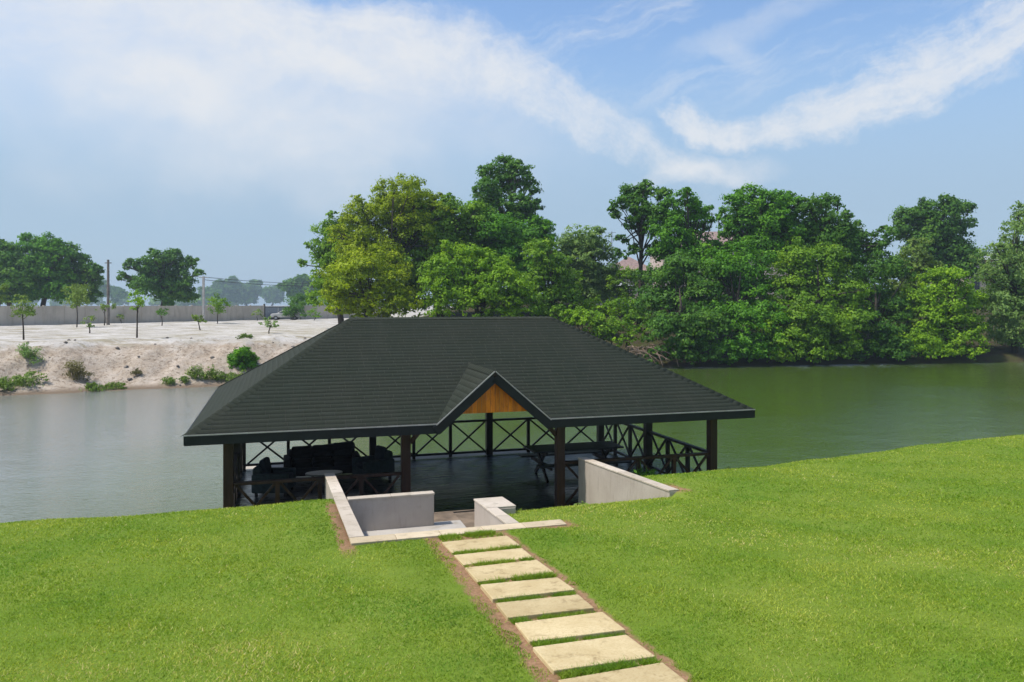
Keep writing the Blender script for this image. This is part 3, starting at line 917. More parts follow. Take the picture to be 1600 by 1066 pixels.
sh = Shingles()
lerp = lambda a, b, t: a + (b - a) * t
DEP = EBM - EB0
rise = RZ - EZ
nf = Vector((0, -rise, DEP)).normalized(); nb_ = Vector((0, rise, DEP)).normalized()
nl = Vector((-rise, 0, INS)).normalized(); nr_ = Vector((rise, 0, INS)).normalized()
vg = (GZ - EZ) / rise
hl = lambda v: None if v >= vg - 1e-6 else GA - GH * (1 - v / vg)
hr = lambda v: None if v >= vg - 1e-6 else GA + GH * (1 - v / vg)
lf = lambda v: EA0 + INS * v
rt = lambda v: EA1 - INS * v
NC = 33
sh.slope(lambda u, v: P(u, lerp(EB0, EBM, v), lerp(EZ, RZ, v)), lf, rt, NC, nf, (hl, hr))
sh.slope(lambda u, v: P(-u, lerp(EB1, EBM, v), lerp(EZ, RZ, v)), lambda v: -rt(v), lambda v: -lf(v), NC, nb_)
sh.slope(lambda u, v: P(lerp(EA0, EA0 + INS, v), -u, lerp(EZ, RZ, v)), lambda v: -lerp(EB1, EBM, v), lambda v: -lerp(EB0, EBM, v), 27, nl)
sh.slope(lambda u, v: P(lerp(EA1, EA1 - INS, v), u, lerp(EZ, RZ, v)), lambda v: lerp(EB0, EBM, v), lambda v: lerp(EB1, EBM, v), 27, nr_)
# entry gable slopes: courses run along b
ngl = Vector((-(GZ - EZ), 0, GH)).normalized(); ngr = Vector((GZ - EZ, 0, GH)).normalized()
GF = EB0 - 0.04
sh.slope(lambda u, v: P(lerp(GA - GH, GA, v), -u, lerp(EZ, GZ, v)), lambda v: -lerp(GF + .05, GB, v), lambda v: -GF, 11, ngl)
sh.slope(lambda u, v: P(lerp(GA + GH, GA, v), u, lerp(EZ, GZ, v)), lambda v: GF, lambda v: lerp(GF + .05, GB, v), 11, ngr)

# roof deck below the shingles (this is the roof part; shingles and caps are its pieces)
rm = MB()
off = 0.012


def sheet(pts, nrm, t=0.05):
    top = [p - nrm * off for p in pts]; bot = [p - nrm * (off + t) for p in pts]
    n = len(pts)
    rm.solid(top + bot, [tuple(range(n)), tuple(reversed(range(n, 2 * n)))] + [(i, (i + 1) % n, n + (i + 1) % n, n + i) for i in range(n)])


RL, RR_ = P(EA0 + INS, EBM, RZ), P(EA1 - INS, EBM, RZ)
FL, FR, BL, BR = P(EA0, EB0, EZ), P(EA1, EB0, EZ), P(EA0, EB1, EZ), P(EA1, EB1, EZ)
gl, gr, gb, gf = P(GA - GH, EB0, EZ), P(GA + GH, EB0, EZ), P(GA, GB, GZ), P(GA, GF, GZ)
mtop = P(GA, EBM, RZ)
sheet([FL, gl, gb, mtop, RL], nf); sheet([gr, FR, RR_, mtop, gb], nf)
sheet([BR, BL, RL, RR_], nb_); sheet([BL, FL, RL], nl); sheet([FR, BR, RR_], nr_)
sheet([P(GA - GH, GF, EZ), gf, gb], ngl); sheet([gf, P(GA + GH, GF, EZ), gb], ngr)
roof = rm.obj('roof', 'lining', pav)
link('shingles', fast_mesh('shingles', sh.v, sh.f, 'shingle', sh.t), roof, kind='stuff')


def cap(p0, p1, n, wd=0.24, name='hip_cap'):
    """a run of folded cap shingles over a hip or ridge"""
    s = Shingles()
    d = (p1 - p0)
    L_ = d.length; d.normalize()
    sd = d.cross(Vector((0, 0, 1))).normalized(); up = sd.cross(d).normalized()
    k_ = int(L_ / 0.16)
    for i in range(k_):
        c0 = p0 + d * (L_ * i / k_ - 0.02); c1 = p0 + d * (L_ * (i + 1) / k_)
        t = random.gauss(0.42, 0.14)
        lift = 0.016
        for sg in (-1, 1):
            q = [c0 + sd * (sg * wd / 2) - up * (wd * n) + up * lift, c0 + up * lift, c1 + up * (lift - 0.004), c1 + sd * (sg * wd / 2) - up * (wd * n) + up * (lift - 0.004)]
            s.tab(q, up, 0.0015, min(1, max(0, t)))
    link(name, fast_mesh(name, s.v, s.f, 'shingle', s.t), roof)


for p0 in (FL, BL): cap(p0, RL, 0.20)
for p0 in (FR, BR): cap(p0, RR_, 0.20)
cap(RL, RR_, 0.24, name='ridge_cap')
cap(gf, gb, 0.40, 0.2, name='ridge_cap')


def fascia(p0, p1, inward, h=0.17, drip=True):
    p0, p1 = Vector(p0), Vector(p1)
    dz = Vector((0, 0, -h / 2 - 0.025))
    m = MB(); m.bar(p0 + dz + inward * 0.0, p1 + dz + inward * 0.0, 0.035, h)
    m.obj('fascia_board', 'fascia', pav)
    if drip:
        m = MB(); z2 = Vector((0, 0, -0.006)) - inward * 0.024
        m.bar(p0 + z2, p1 + z2, 0.014, 0.022)
        m.obj('drip_edge', 'drip', pav)


e = 0.02
iF, iB, iL, iR = Vector((0, 1, 0)), Vector((0, -1, 0)), Vector((1, 0, 0)), Vector((-1, 0, 0))
fascia(P(EA0 - e, EB0 - e, EZ), P(GA - GH + 0.02, EB0 - e, EZ), iF)
fascia(P(GA + GH - 0.02, EB0 - e, EZ), P(EA1 + e, EB0 - e, EZ), iF)
fascia(P(EA1 + e, EB1 + e, EZ), P(EA0 - e, EB1 + e, EZ), iB, drip=False)
fascia(P(EA0 - e, EB1 - 0.03, EZ), P(EA0 - e, EB0 + 0.03, EZ), iL, drip=False)
fascia(P(EA1 + e, EB0 + 0.03, EZ), P(EA1 + e, EB1 - 0.03, EZ), iR, drip=False)
for sg in (-1, 1):
    fascia(P(GA + sg * (GH + 0.02), EB0 - 0.055, EZ - 0.015), P(GA + sg * 0.012, EB0 - 0.055, GZ + 0.005), iF, 0.20)

# timber gable infill, board by board
gp = empty('gable_panel', P(GA, EB0 + 0.10, 2.66), 0, pav)
zb0 = 2.66
x = -0.72
while x < 0.72:
    wd = 0.096
    zt = lambda q: (GZ - 0.20) - abs(q) * (GZ - EZ) / GH - zb0
    x0, x1 = x + 0.003, x + wd - 0.003
    h0, h1 = max(zt(x0), 0), max(zt(x1), 0)
    if max(h0, h1) > 0.02:
        d = random.uniform(0, 0.006)
        pts = [(x0, 0), (x1, 0), (x1, h1)] + ([(0, zt(0))] if x0 < 0 < x1 else []) + [(x0, h0)]
        m = MB(); n = len(pts)
        m.solid([(p, d, q) for p, q in pts] + [(p, d + 0.02, q) for p, q in pts],
                [tuple(range(n)), tuple(reversed(range(n, 2 * n)))] + [(i, (i + 1) % n, n + (i + 1) % n, n + i) for i in range(n)])
        m.obj('gable_board', 'gable_wood', gp, hue=random.random())
    x += wd

POST_F = [-0.87, 2.58, 5.98, 9.78]
POST_R = [-0.87, 2.68, 6.15, 9.78]
BF, BRR, BM_ = 15.95, 22.45, 19.2


def post(a, b, mat='wood_dark', wd=0.19):
    m = MB(); m.box(-wd / 2, wd / 2, -wd / 2, wd / 2, 0, EZ + 0.12 - DECK_Z)
    o = m.obj('post', mat, pav, 0.012); o.location = P(a, b, DECK_Z); return o


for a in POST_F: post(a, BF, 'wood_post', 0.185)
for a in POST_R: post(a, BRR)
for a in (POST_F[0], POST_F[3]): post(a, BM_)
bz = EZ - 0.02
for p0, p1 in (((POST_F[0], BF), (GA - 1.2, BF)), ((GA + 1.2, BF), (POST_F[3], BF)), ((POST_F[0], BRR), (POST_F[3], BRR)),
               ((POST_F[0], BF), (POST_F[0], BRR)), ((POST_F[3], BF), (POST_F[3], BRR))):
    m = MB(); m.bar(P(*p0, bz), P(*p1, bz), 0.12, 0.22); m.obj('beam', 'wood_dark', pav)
for a in POST_F[1:3]:
    sg = -1 if a > GA else 1
    m = MB(); m.bar(P(a + sg * 0.09, BF, 2.02), P(a + sg * 0.42, BF, 2.40), 0.07, 0.09); m.obj('knee_brace', 'wood_post', pav)


def railing(p0, p1, bays, mat):
    r = empty('railing', P((p0[0] + p1[0]) / 2, (p0[1] + p1[1]) / 2, DECK_Z), 0, pav)
    c = Vector(((p0[0] + p1[0]) / 2, (p0[1] + p1[1]) / 2, DECK_Z))
    q0, q1 = Vector((*p0, DECK_Z)) - c, Vector((*p1, DECK_Z)) - c
    d = (q1 - q0).normalized(); q0 = q0 + d * 0.095; q1 = q1 - d * 0.095
    side = d.cross(Vector((0, 0, 1)))
    zt, zb_ = 1.03, 0.10
    m = MB(); m.bar(q0 + Vector((0, 0, zt)), q1 + Vector((0, 0, zt)), 0.11, 0.06); m.obj('top_rail', mat, r, 0.008)
    m = MB(); m.bar(q0 + Vector((0, 0, zb_)), q1 + Vector((0, 0, zb_)), 0.07, 0.06); m.obj('bottom_rail', mat, r)
    for i in range(bays):
        s0, s1 = q0.lerp(q1, i / bays), q0.lerp(q1, (i + 1) / bays)
        if i:
            m = MB(); m.bar(s0, s0 + Vector((0, 0, zt - 0.03)), 0.085, 0.085, up=side); m.obj('baluster', mat, r)
        lo, hi = Vector((0, 0, zb_ + 0.03)), Vector((0, 0, zt - 0.032))
        i0, i1 = s0 + d * 0.045, s1 - d * 0.045
        m = MB(); m.bar(i0 + lo + side * 0.022, i1 + hi + side * 0.022, 0.04, 0.048); m.obj('cross_brace', mat, r)
        m = MB(); m.bar(i0 + hi - side * 0.022, i1 + lo - side * 0.022, 0.04, 0.048); m.obj('cross_brace', mat, r)


for i in range(3): railing((POST_R[i], BRR), (POST_R[i + 1], BRR), 3, 'wood_dark')
for a in (POST_F[0], POST_F[3]):
    railing((a, BF), (a, BM_), 3, 'wood_dark'); railing((a, BM_), (a, BRR), 3, 'wood_dark')
railing((POST_F[0], BF), (POST_F[1], BF), 4, 'wood_post')
railing((POST_F[2], BF), (POST_F[3], BF), 4, 'wood_post')

# floor: concrete slab on stub columns, dark boards on it
m = MB(); m.box(-0.93 - PA, 9.92 - PA, 15.42 - PB, 23.05 - PB, -0.22, -0.03); m.obj('floor_slab', 'concrete', pav, 0.01)
fb = MB(); fb_h = []
yb = 15.50
while yb < 22.30:
    x0 = -0.96
    while x0 < 9.88:
        x1 = min(9.88, x0 + random.uniform(2.2, 3.6))
        fb.box(x0 - PA, x1 - 0.004 - PA, yb - PB, yb + 0.146 - PB, -0.028, random.uniform(-0.0025, 0.0))
        fb_h += [random.random()] * 6
        x0 = x1
    yb += 0.15
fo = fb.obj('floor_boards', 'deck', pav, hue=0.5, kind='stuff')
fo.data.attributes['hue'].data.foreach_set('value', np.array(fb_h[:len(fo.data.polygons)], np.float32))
for a in (-0.7, 2.8, 6.2, 9.7):
    for b in (18.2, 20.5, 22.7):
        m = MB(); m.tube([(0, 0, -1.6), (0, 0, -0.20)], 0.16, 10)
        o = m.obj('support_column', 'concrete', pav); o.location = P(a, b, DECK_Z)

# ------------------------------------------------------------------ furniture on the deck


def rbox(x0, x1, y0, y1, z0, z1, name, mat, parent, bev=0.05, **kw):
    m = MB(); m.box(x0, x1, y0, y1, z0, z1)
    me = m.mesh(name, mat)
    bm = bmesh.new(); bm.from_mesh(me)
    bmesh.ops.bevel(bm, geom=bm.edges[:], offset=bev, segments=3, affect='EDGES', profile=0.5)
    for q in bm.faces: q.smooth = True
    bm.to_mesh(me); bm.free()
    return link(name, me, parent, **kw)


def sofa(name, label, cat, a, b, rz, wd, mat, cushion, n_seat, bh=0.80):
    t = empty(name, AB(a, b, DECK_Z), TH + rz, label=label, category=cat)
    h = wd / 2
    rbox(-h + 0.02, h - 0.02, -0.40, 0.40, 0.10, 0.32, 'base', mat, t, 0.03)
    rbox(-h + 0.1, h - 0.1, 0.22, 0.44, 0.30, bh, 'backrest', mat, t, 0.07)
    for s in (-1, 1):
        rbox(s * (h - 0.09) - 0.09, s * (h - 0.09) + 0.09, -0.42, 0.43, 0.09, 0.54, 'armrest', mat, t, 0.05)
        for y in (-0.34, 0.34):
            m = MB(); m.box(s * (h - 0.12) - 0.03, s * (h - 0.12) + 0.03, y - 0.03, y + 0.03, 0, 0.11); m.obj('leg', 'wood_dark', t)
    wseat = (wd - 0.38) / n_seat
    for i in range(n_seat):
        x0 = -h + 0.19 + i * wseat
        rbox(x0 + 0.005, x0 + wseat - 0.005, -0.41, 0.24, 0.31, 0.46, 'seat_cushion', cushion, t, 0.05)
        o = rbox(-wseat / 2 + 0.01, wseat / 2 - 0.01, -0.08, 0.08, 0, bh - 0.36 + random.uniform(0, 0.1), 'back_cushion', cushion, t, 0.06)
        o.location = (x0 + wseat / 2, 0.17, 0.45); o.rotation_euler = (-0.2, random.uniform(-.05, .05), 0)
    return t


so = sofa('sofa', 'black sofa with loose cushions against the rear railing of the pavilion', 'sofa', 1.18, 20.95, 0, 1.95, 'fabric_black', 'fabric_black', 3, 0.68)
rbox(-0.80, 0.93, 0.10, 0.44, 0.56, 0.75, 'throw_blanket', 'fabric_black', so, 0.085).rotation_euler = (0, -0.085, 0)
sofa('armchair', 'grey-blue armchair with dark cushions left of the black sofa', 'armchair', -0.02, 19.35, R(75), 0.86, 'fabric_teal', 'fabric_navy', 1, 0.68)
sofa('armchair', 'grey-blue armchair with dark cushions right of the black sofa', 'armchair', 2.42, 20.2, R(-70), 0.80, 'fabric_teal', 'fabric_navy', 1, 0.72)
ct = empty('coffee_table', AB(1.13, 19.3, DECK_Z), TH, label='low oval coffee table with a pale top in front of the sofa', category='table')
m = MB()
ring = [(0.44 * math.cos(t * math.pi / 14), 0.27 * math.sin(t * math.pi / 14)) for t in range(28)]
m.solid([(x, y, 0.40) for x, y in ring] + [(x, y, 0.435) for x, y in ring],
        [tuple(reversed(range(28))), tuple(range(28, 56))] + [(i, (i + 1) % 28, 28 + (i + 1) % 28, 28 + i) for i in range(28)])
m.obj('table_top', 'table_pale', ct)
for sx in (-1, 1):
    for sy in (-1, 1):
        m = MB(); m.tube([(sx * 0.30, sy * 0.16, 0), (sx * 0.26, sy * 0.13, 0.40)], [0.018, 0.025], 8); m.obj('leg', 'wood_dark', ct)


def picnic(label, a, b, L_):
    t = empty('picnic_table', AB(a, b, DECK_Z), TH, label=label, category='picnic table')
    for i in range(5):
        m = MB(); y = -0.36 + i * 0.18; m.box(-L_ / 2 + random.uniform(-.01, .01), L_ / 2, y - 0.085, y + 0.085, 0.72, 0.765); m.obj('top_plank', 'wood_table', t, 0.006)
    for sy in (-1, 1):
        for k_ in range(2):
            y = sy * (0.66 + k_ * 0.15); m = MB(); m.box(-L_ / 2, L_ / 2, y - 0.07, y + 0.07, 0.42, 0.46); m.obj('bench_plank', 'wood_table', t, 0.006)
    for sx in (-1, 1):
        x = sx * (L_ / 2 - 0.35)
        m = MB(); m.box(x - 0.03, x + 0.03, -0.78, 0.78, 0.33, 0.418); m.obj('bench_support', 'wood_dark', t)
        m = MB(); m.box(x - 0.03, x + 0.03, -0.42, 0.42, 0.63, 0.718); m.obj('top_support', 'wood_dark', t)
        for sy in (-1, 1):
            m = MB(); m.bar((x + 0.045 * sy, sy * 0.62, 0), (x + 0.045 * sy, -sy * 0.22, 0.70), 0.045, 0.10); m.obj('leg', 'wood_dark', t)
    return t


picnic('long dark picnic table with attached benches at the right end of the pavilion', 7.55, 19.1, 2.5)

# ------------------------------------------------------------------ vegetation


def leaf_arrays(centres, radii, counts, leaf, tints, outward, droop=0.0):
    """leaf-sized rhombs on the skin of rounded twig clumps"""
    idx = np.repeat(np.arange(len(centres)), counts)
    n = len(idx)
    q = RNG.normal(0, 1, (n, 3)); q /= np.linalg.norm(q, axis=1)[:, None]
    q[:, 2] = np.where(q[:, 2] < -0.35, q[:, 2] * -0.6, q[:, 2])
    c = centres[idx] + q * (radii[idx] * np.where(RNG.random(n) < 0.12, RNG.uniform(1.0, 1.45, n), 1.0 - 0.75 * RNG.random(n) ** 2.2))[:, None] * np.array([1.0, 1.0, 0.92])
    c[:, 2] -= droop * radii[idx] * RNG.random(n)
    nr = q * 0.9 + outward[idx] * 0.45 + RNG.normal(0, 0.42, (n, 3)) + np.array([0, 0, 0.25])
    nr /= np.linalg.norm(nr, axis=1)[:, None]
    d = np.cross(nr, RNG.normal(0, 1, (n, 3))); d[:, 2] -= 0.25 + droop; d /= (np.linalg.norm(d, axis=1)[:, None] + 1e-6)
    s = np.cross(d, nr); s /= (np.linalg.norm(s, axis=1)[:, None] + 1e-6)
    L_ = leaf * RNG.uniform(0.7, 1.5, n); Wd = L_ * RNG.uniform(0.45, 0.68, n)
    d = d * (L_ / 2)[:, None]; s = s * (Wd / 2)[:, None]
    V = np.stack([c - d, c + s + d * 0.1, c + d, c - s + d * 0.1], 1).reshape(-1, 3)
    t = np.clip(tints[idx] + RNG.normal(0, 0.12, n), 0, 1)
    return V, t


def crown_mesh(name, lobes, leaf, mat, dens=1.0, clump=0.30, loose=0.0, droop=0.0):
    """lobes: list of (centre, radius)"""
    VV, TT = [], []
    dens0 = dens
    for lb_ in lobes:
        c, r = lb_[:2]
        dens = dens0 * (lb_[2] if len(lb_) > 2 else 1.0)
        k_ = max(8, int(27 * dens * (r / 1.0) ** 1.1))
        q = RNG.normal(0, 1, (k_, 3)); q /= np.linalg.norm(q, axis=1)[:, None]
        q[:, 2] = np.where(q[:, 2] < -0.55, -q[:, 2], q[:, 2])
        rad = r * np.where(RNG.random(k_) < 0.2, RNG.uniform(0.2, 0.6, k_), RNG.uniform(0.68, 0.96 + loose, k_))
        cc = np.asarray(c) + q * rad[:, None] * np.array([1, 1, 0.86])
        cr = np.maximum(r * clump * RNG.uniform(0.5, 1.5, k_), leaf * 0.8)
        cnt = np.maximum(12, (9.3 * dens * (cr / leaf) ** 2).astype(int))
        lt = np.clip(RNG.normal(0.48, 0.2, k_), 0.02, 0.98)
        V, t = leaf_arrays(cc, cr, cnt, leaf, lt, q, droop)
        VV.append(V); TT.append(t)
    V = np.concatenate(VV); t = np.concatenate(TT)
    return V, t


LEAFQ = 0


def tree(name, label, base, lobes, leaf=0.22, mat='leaf_green', bark='bark', dens=1.0, clump=0.28, tr=0.2, group=None, cat='tree', depth=0.55,
         loose=0.16, back=True, droop=0.0, lean=0.0):
    """base = (px, Y) of the trunk foot; lobes = (px, py, r_px) seen at that distance, each pushed to a depth of its own"""
    global LEAFQ
    bx, Y = base
    X = (bx - 800) / F * Y
    gz = ground(X, Y)
    xs = [l[0] for l in lobes]
    half = max(1.0, (max(xs) - min(xs)) / 2 / F * Y)
    L3 = []
    for i, l in enumerate(lobes):
        px, py, r = l[:3]
        dy = l[3] if len(l) > 3 else random.uniform(-0.7, 0.7) * half * depth
        Yl = Y + dy
        if name == 'overhanging_tree' and py > 490:
            sh_y = float(np.interp((px - 800) / F * Y, SHX, SHY))
            Yl = sh_y + random.uniform(-1.0, 0.6) + max(0, (545 - py) * 0.03)
        rr = r * 1.03 / F * Yl
        L3.append((np.array(PX(px, Yl, py)), rr))
        if name != 'sapling':
            for _ in range(2 if rr > 0.9 else 1):
                q_ = np.array([random.gauss(0, 1), random.gauss(0, 0.7), random.gauss(0.35, 0.8)]); q_ /= np.linalg.norm(q_)
                L3.append((np.array(PX(px, Yl, py)) + q_ * rr * random.uniform(0.85, 1.15), rr * random.uniform(0.26, 0.42), 1.0))
        if back and random.random() < 0.6:
            o = np.array(PX(px, Yl, py)) + np.array([random.uniform(-.3, .3) * rr, abs(random.gauss(0.9, 0.3)) * rr, random.uniform(-0.5, 0.1) * rr])
            L3.append((o, rr * 0.9, 0.5))
    if name == 'overhanging_tree':
        x_ = min(xs)
        while x_ < max(xs) + 8:
            sh_y = float(np.interp((x_ - 800) / F * Y, SHX, SHY)) + random.uniform(-1.3, -0.2)
            wl = HOR + EYE * F / sh_y
            r_ = random.uniform(11, 17)
            L3.append((np.array(PX(x_, sh_y, wl - r_ * random.uniform(0.9, 1.5))), r_ / F * sh_y))
            x_ += random.uniform(15, 24)
    root = empty(name, (X, Y, gz - 0.1), 0, label=label, category=cat)
    if group: root['group'] = group
    org = np.array([X, Y, gz - 0.1])
    V, t = crown_mesh('crown', L3, leaf, mat, dens, clump, loose, droop)
    V = V - org
    LEAFQ += len(t)
    link('crown', fast_mesh('crown', V, np.arange(len(V), dtype=np.int32).reshape(-1, 4), mat, t), root)
    # trunk and limbs
    zc = np.mean([c[2] for c, r, *_ in L3]); xc = np.mean([c[0] for c, r, *_ in L3]); yc = np.mean([c[1] for c, r, *_ in L3])
    top = max(c[2] for c, r, *_ in L3)
    m = MB()
    hub = Vector((xc - X, yc - Y, (min(c[2] - r for c, r, *_ in L3) * 0.5 + zc * 0.5) - org[2]))
    hub.z = max(hub.z, 0.35 * (top - org[2]))
    tip = Vector((xc - X, yc - Y, hub.z + (top - org[2] - hub.z) * 0.72))
    pts = [Vector((0, 0, 0)), hub * 0.5 + Vector((random.uniform(-.1, .1) * tr * 8, random.uniform(-.1, .1), 0)), hub, hub.lerp(tip, 0.5) + Vector((random.uniform(-.2, .2), random.uniform(-.2, .2), 0)), tip]
    m.tube(pts, [tr * 1.35, tr, tr * 0.8, tr * 0.45, tr * 0.1], 8)
    for c, r, *_ in L3:
        e_ = Vector(c - org)
        if e_.z < hub.z * 0.95 and name != 'sapling': continue
        s0 = pts[1].lerp(pts[3], random.uniform(0.25, 0.95))
        md = s0.lerp(e_, 0.55) + Vector((random.uniform(-.1, .1) * r, random.uniform(-.1, .1) * r, 0.12 * r))
        m.tube([s0, md, e_], [tr * 0.42, tr * 0.26, tr * 0.07], 6)
        for _ in range(3):
            q = Vector((random.gauss(0, 1), random.gauss(0, 1), random.gauss(0.3, 0.8))).normalized() * r * 0.85
            m.tube([md.lerp(e_, 0.6), e_ + q], [tr * 0.13, tr * 0.03], 5)
    m.obj('trunk', bark, root, smooth=True)
    return root


# --- wood behind the pavilion
GC = 'trees behind the pavilion'
tree('broadleaf_tree', 'dark green tree at the left end of the wood behind the pavilion', (535, 72),
     [(500, 405, 24), (512, 372, 24), (528, 360, 22), (520, 430, 30), (505, 455, 26), (540, 465, 32), (545, 405, 34), (530, 385, 26)], 0.24, 'leaf_green', tr=0.25, group=GC, dens=1.0)
tree('acacia_tree', 'tall yellow-green tree with feathery top behind the pavilion roof', (600, 68),
     [(600, 312, 28), (640, 300, 26), (572, 340, 30), (610, 350, 36), (655, 320, 26), (560, 380, 34), (585, 395, 34), (675, 318, 16), (625, 330, 30), (545, 398, 20), (605, 420, 34), (650, 365, 30), (570, 415, 30), (690, 330, 14)], 0.20, 'leaf_yellow', tr=0.26, group=GC, dens=1.0, loose=0.25)
tree('acacia_tree', 'low yellow-green spreading tree just above the ridge end of the roof', (570, 63),
     [(545, 440, 34), (575, 430, 34), (530, 465, 26), (560, 475, 28), (600, 455, 36), (620, 475, 28), (590, 480, 24), (545, 488, 16), (575, 494, 16), (610, 494, 16), (640, 488, 20), (530, 480, 16)], 0.20, 'leaf_yellow', tr=0.2, group=GC, dens=0.95, loose=0.2)
tree('broadleaf_tree', 'mid green tree filling the middle of the wood behind the ridge', (690, 70),
     [(665, 345, 34), (700, 340, 30), (640, 395, 38), (680, 390, 42), (655, 430, 40), (720, 375, 40), (630, 440, 34), (700, 420, 42), (745, 345, 28), (640, 470, 34)], 0.24, 'leaf_green', tr=0.3, group=GC)
tree('tall_tree', 'tallest tree with an open dark crown rising above the wood', (800, 76),
     [(790, 262, 16), (770, 275, 18), (812, 272, 18), (758, 298, 18), (790, 295, 22), (825, 295, 17), (835, 325, 13), (810, 325, 20), (775, 325, 20), (752, 318, 13), (800, 350, 18), (838, 355, 15), (780, 348, 18), (822, 345, 16)], 0.27, 'leaf_deep', 'bark_pale', tr=0.26, group=GC, dens=1.15, clump=0.34, loose=0.2, back=False)
tree('broadleaf_tree', 'dark green tree below the tallest crown behind the ridge', (800, 71),
     [(745, 345, 26), (770, 365, 34), (800, 385, 36), (830, 380, 32), (850, 365, 22), (760, 400, 34), (845, 415, 34), (790, 420, 34), (825, 445, 36), (755, 440, 32)], 0.24, 'leaf_emerald', tr=0.3, group=GC)
tree('broadleaf_tree', 'rounded bright green tree right above the roof ridge', (745, 62),
     [(700, 420, 28), (735, 415, 30), (770, 425, 30), (685, 450, 28), (715, 455, 34), (755, 460, 36), (795, 450, 30), (815, 475, 28), (690, 480, 26), (730, 485, 28), (780, 485, 28)], 0.21, 'leaf_bright', tr=0.22, group=GC)
tree('broadleaf_tree', 'green tree at the right end of the wood behind the ridge', (850, 65),
     [(845, 400, 24), (865, 420, 26), (880, 445, 24), (850, 445, 30), (835, 475, 28), (870, 480, 30), (890, 470, 20), (858, 500, 24)], 0.22, 'leaf_green', tr=0.2, group=GC)
tree('slender_tree', 'pale thin-leaved tree between the two woods', (912, 76),
     [(905, 382, 24), (926, 378, 20), (888, 398, 20), (940, 402, 20), (910, 412, 28), (934, 432, 26), (898, 440, 30), (928, 462, 28), (888, 465, 24), (948, 430, 18), (915, 448, 28)], 0.22, 'leaf_grey', tr=0.18, group=GC, dens=1.1, loose=0.35)

# --- wood along the right bank
GR = 'trees along the right bank'
tree('tall_tree', 'tall open-crowned tree with a bare trunk, left end of the right bank wood', (998, 68),
     [(985, 305, 15), (1012, 302, 16), (1035, 308, 14), (968, 320, 13), (962, 338, 11), (1000, 328, 18), (1028, 335, 16), (985, 352, 13), (972, 378, 10), (1008, 360, 14), (1030, 365, 14), (968, 400, 10), (1040, 392, 12), (990, 395, 10), (1018, 345, 16), (990, 315, 16), (1040, 350, 14)], 0.25, 'leaf_deep', tr=0.19, group=GR, dens=1.2, clump=0.36, loose=0.2, back=False)
tree('broadleaf_tree', 'broad-leaved tree next to the bare-trunked one on the right bank', (1060, 67),
     [(1070, 315, 18), (1090, 325, 17), (1050, 330, 20), (1075, 345, 24), (1045, 365, 26), (1085, 370, 22), (1105, 345, 11), (1060, 390, 28), (1095, 400, 22), (1030, 400, 22), (1120, 400, 24), (1125, 425, 22)], 0.23, 'leaf_emerald', tr=0.24, group=GR, clump=0.34)
tree('broadleaf_tree', 'tallest leafy tree in the middle of the right bank wood', (1200, 68),
     [(1150, 320, 20), (1175, 312, 20), (1205, 318, 22), (1232, 320, 20), (1160, 345, 28), (1195, 350, 32), (1230, 355, 30), (1155, 380, 28), (1190, 395, 36), (1235, 395, 34), (1140, 360, 16)], 0.23, 'leaf_emerald', tr=0.3, group=GR, clump=0.34)
tree('broadleaf_tree', 'tree with a stepped crown sloping down to the right, middle of the right bank wood', (1290, 68),
     [(1260, 325, 18), (1290, 325, 20), (1310, 345, 16), (1275, 350, 24), (1335, 368, 20), (1300, 375, 28), (1265, 385, 28), (1350, 390, 20), (1320, 405, 28), (1385, 372, 16), (1370, 395, 20)], 0.23, 'leaf_deep', tr=0.28, group=GR, clump=0.34)
tree('overhanging_tree', 'dark tree hanging over the water at the left end of the right bank', (1065, 63.5),
     [(1030, 440, 30), (1070, 430, 34), (1015, 480, 28), (1055, 480, 36), (1095, 470, 34), (1030, 520, 28), (1070, 525, 34), (1105, 515, 32), (1060, 552, 22), (1095, 552, 20)], 0.21, 'leaf_deep', tr=0.24, group=GR)
tree('overhanging_tree', 'green tree leaning over the water below the tallest leafy crown', (1150, 64.5),
     [(1120, 430, 34), (1160, 420, 36), (1140, 465, 36), (1180, 460, 34), (1200, 500, 32), (1155, 505, 34), (1120, 500, 28), (1205, 540, 24), (1165, 545, 26), (1130, 548, 22)], 0.21, 'leaf_emerald', tr=0.24, group=GR)
tree('overhanging_tree', 'large rounded green tree at the water in the middle of the right bank', (1270, 65),
     [(1250, 425, 36), (1290, 420, 36), (1235, 465, 36), (1275, 465, 40), (1315, 465, 34), (1250, 510, 36), (1295, 510, 36), (1330, 505, 30), (1265, 545, 26), (1310, 545, 24), (1230, 540, 24)], 0.21, 'leaf_green', tr=0.26, group=GR)
tree('overhanging_tree', 'dark tree over the water right of the rounded green one', (1365, 66.5),
     [(1345, 430, 32), (1380, 425, 30), (1360, 470, 34), (1390, 490, 30), (1350, 515, 30), (1385, 530, 28), (1345, 548, 20), (1400, 548, 20)], 0.21, 'leaf_deep', tr=0.22, group=GR)
tree('flat_topped_tree', 'distant flat-topped tree rising behind the right bank wood', (1460, 92),
     [(1420, 345, 20), (1450, 335, 20), (1480, 330, 20), (1505, 330, 14), (1415, 365, 18), (1460, 360, 26), (1495, 360, 20), (1515, 352, 10), (1440, 390, 24), (1480, 395, 28), (1510, 405, 22), (1455, 415, 24), (1500, 425, 24)], 0.30, 'leaf_deep', tr=0.28, group=GR, clump=0.34)
tree('slender_tree', 'pale green tree behind the bright one near the right edge', (1420, 72),
     [(1425, 405, 22), (1440, 385, 14), (1405, 425, 24), (1440, 430, 26), (1400, 460, 26), (1430, 465, 28), (1395, 495, 22), (1420, 510, 24)], 0.23, 'leaf_olive', tr=0.2, group=GR, dens=0.9, loose=0.2)
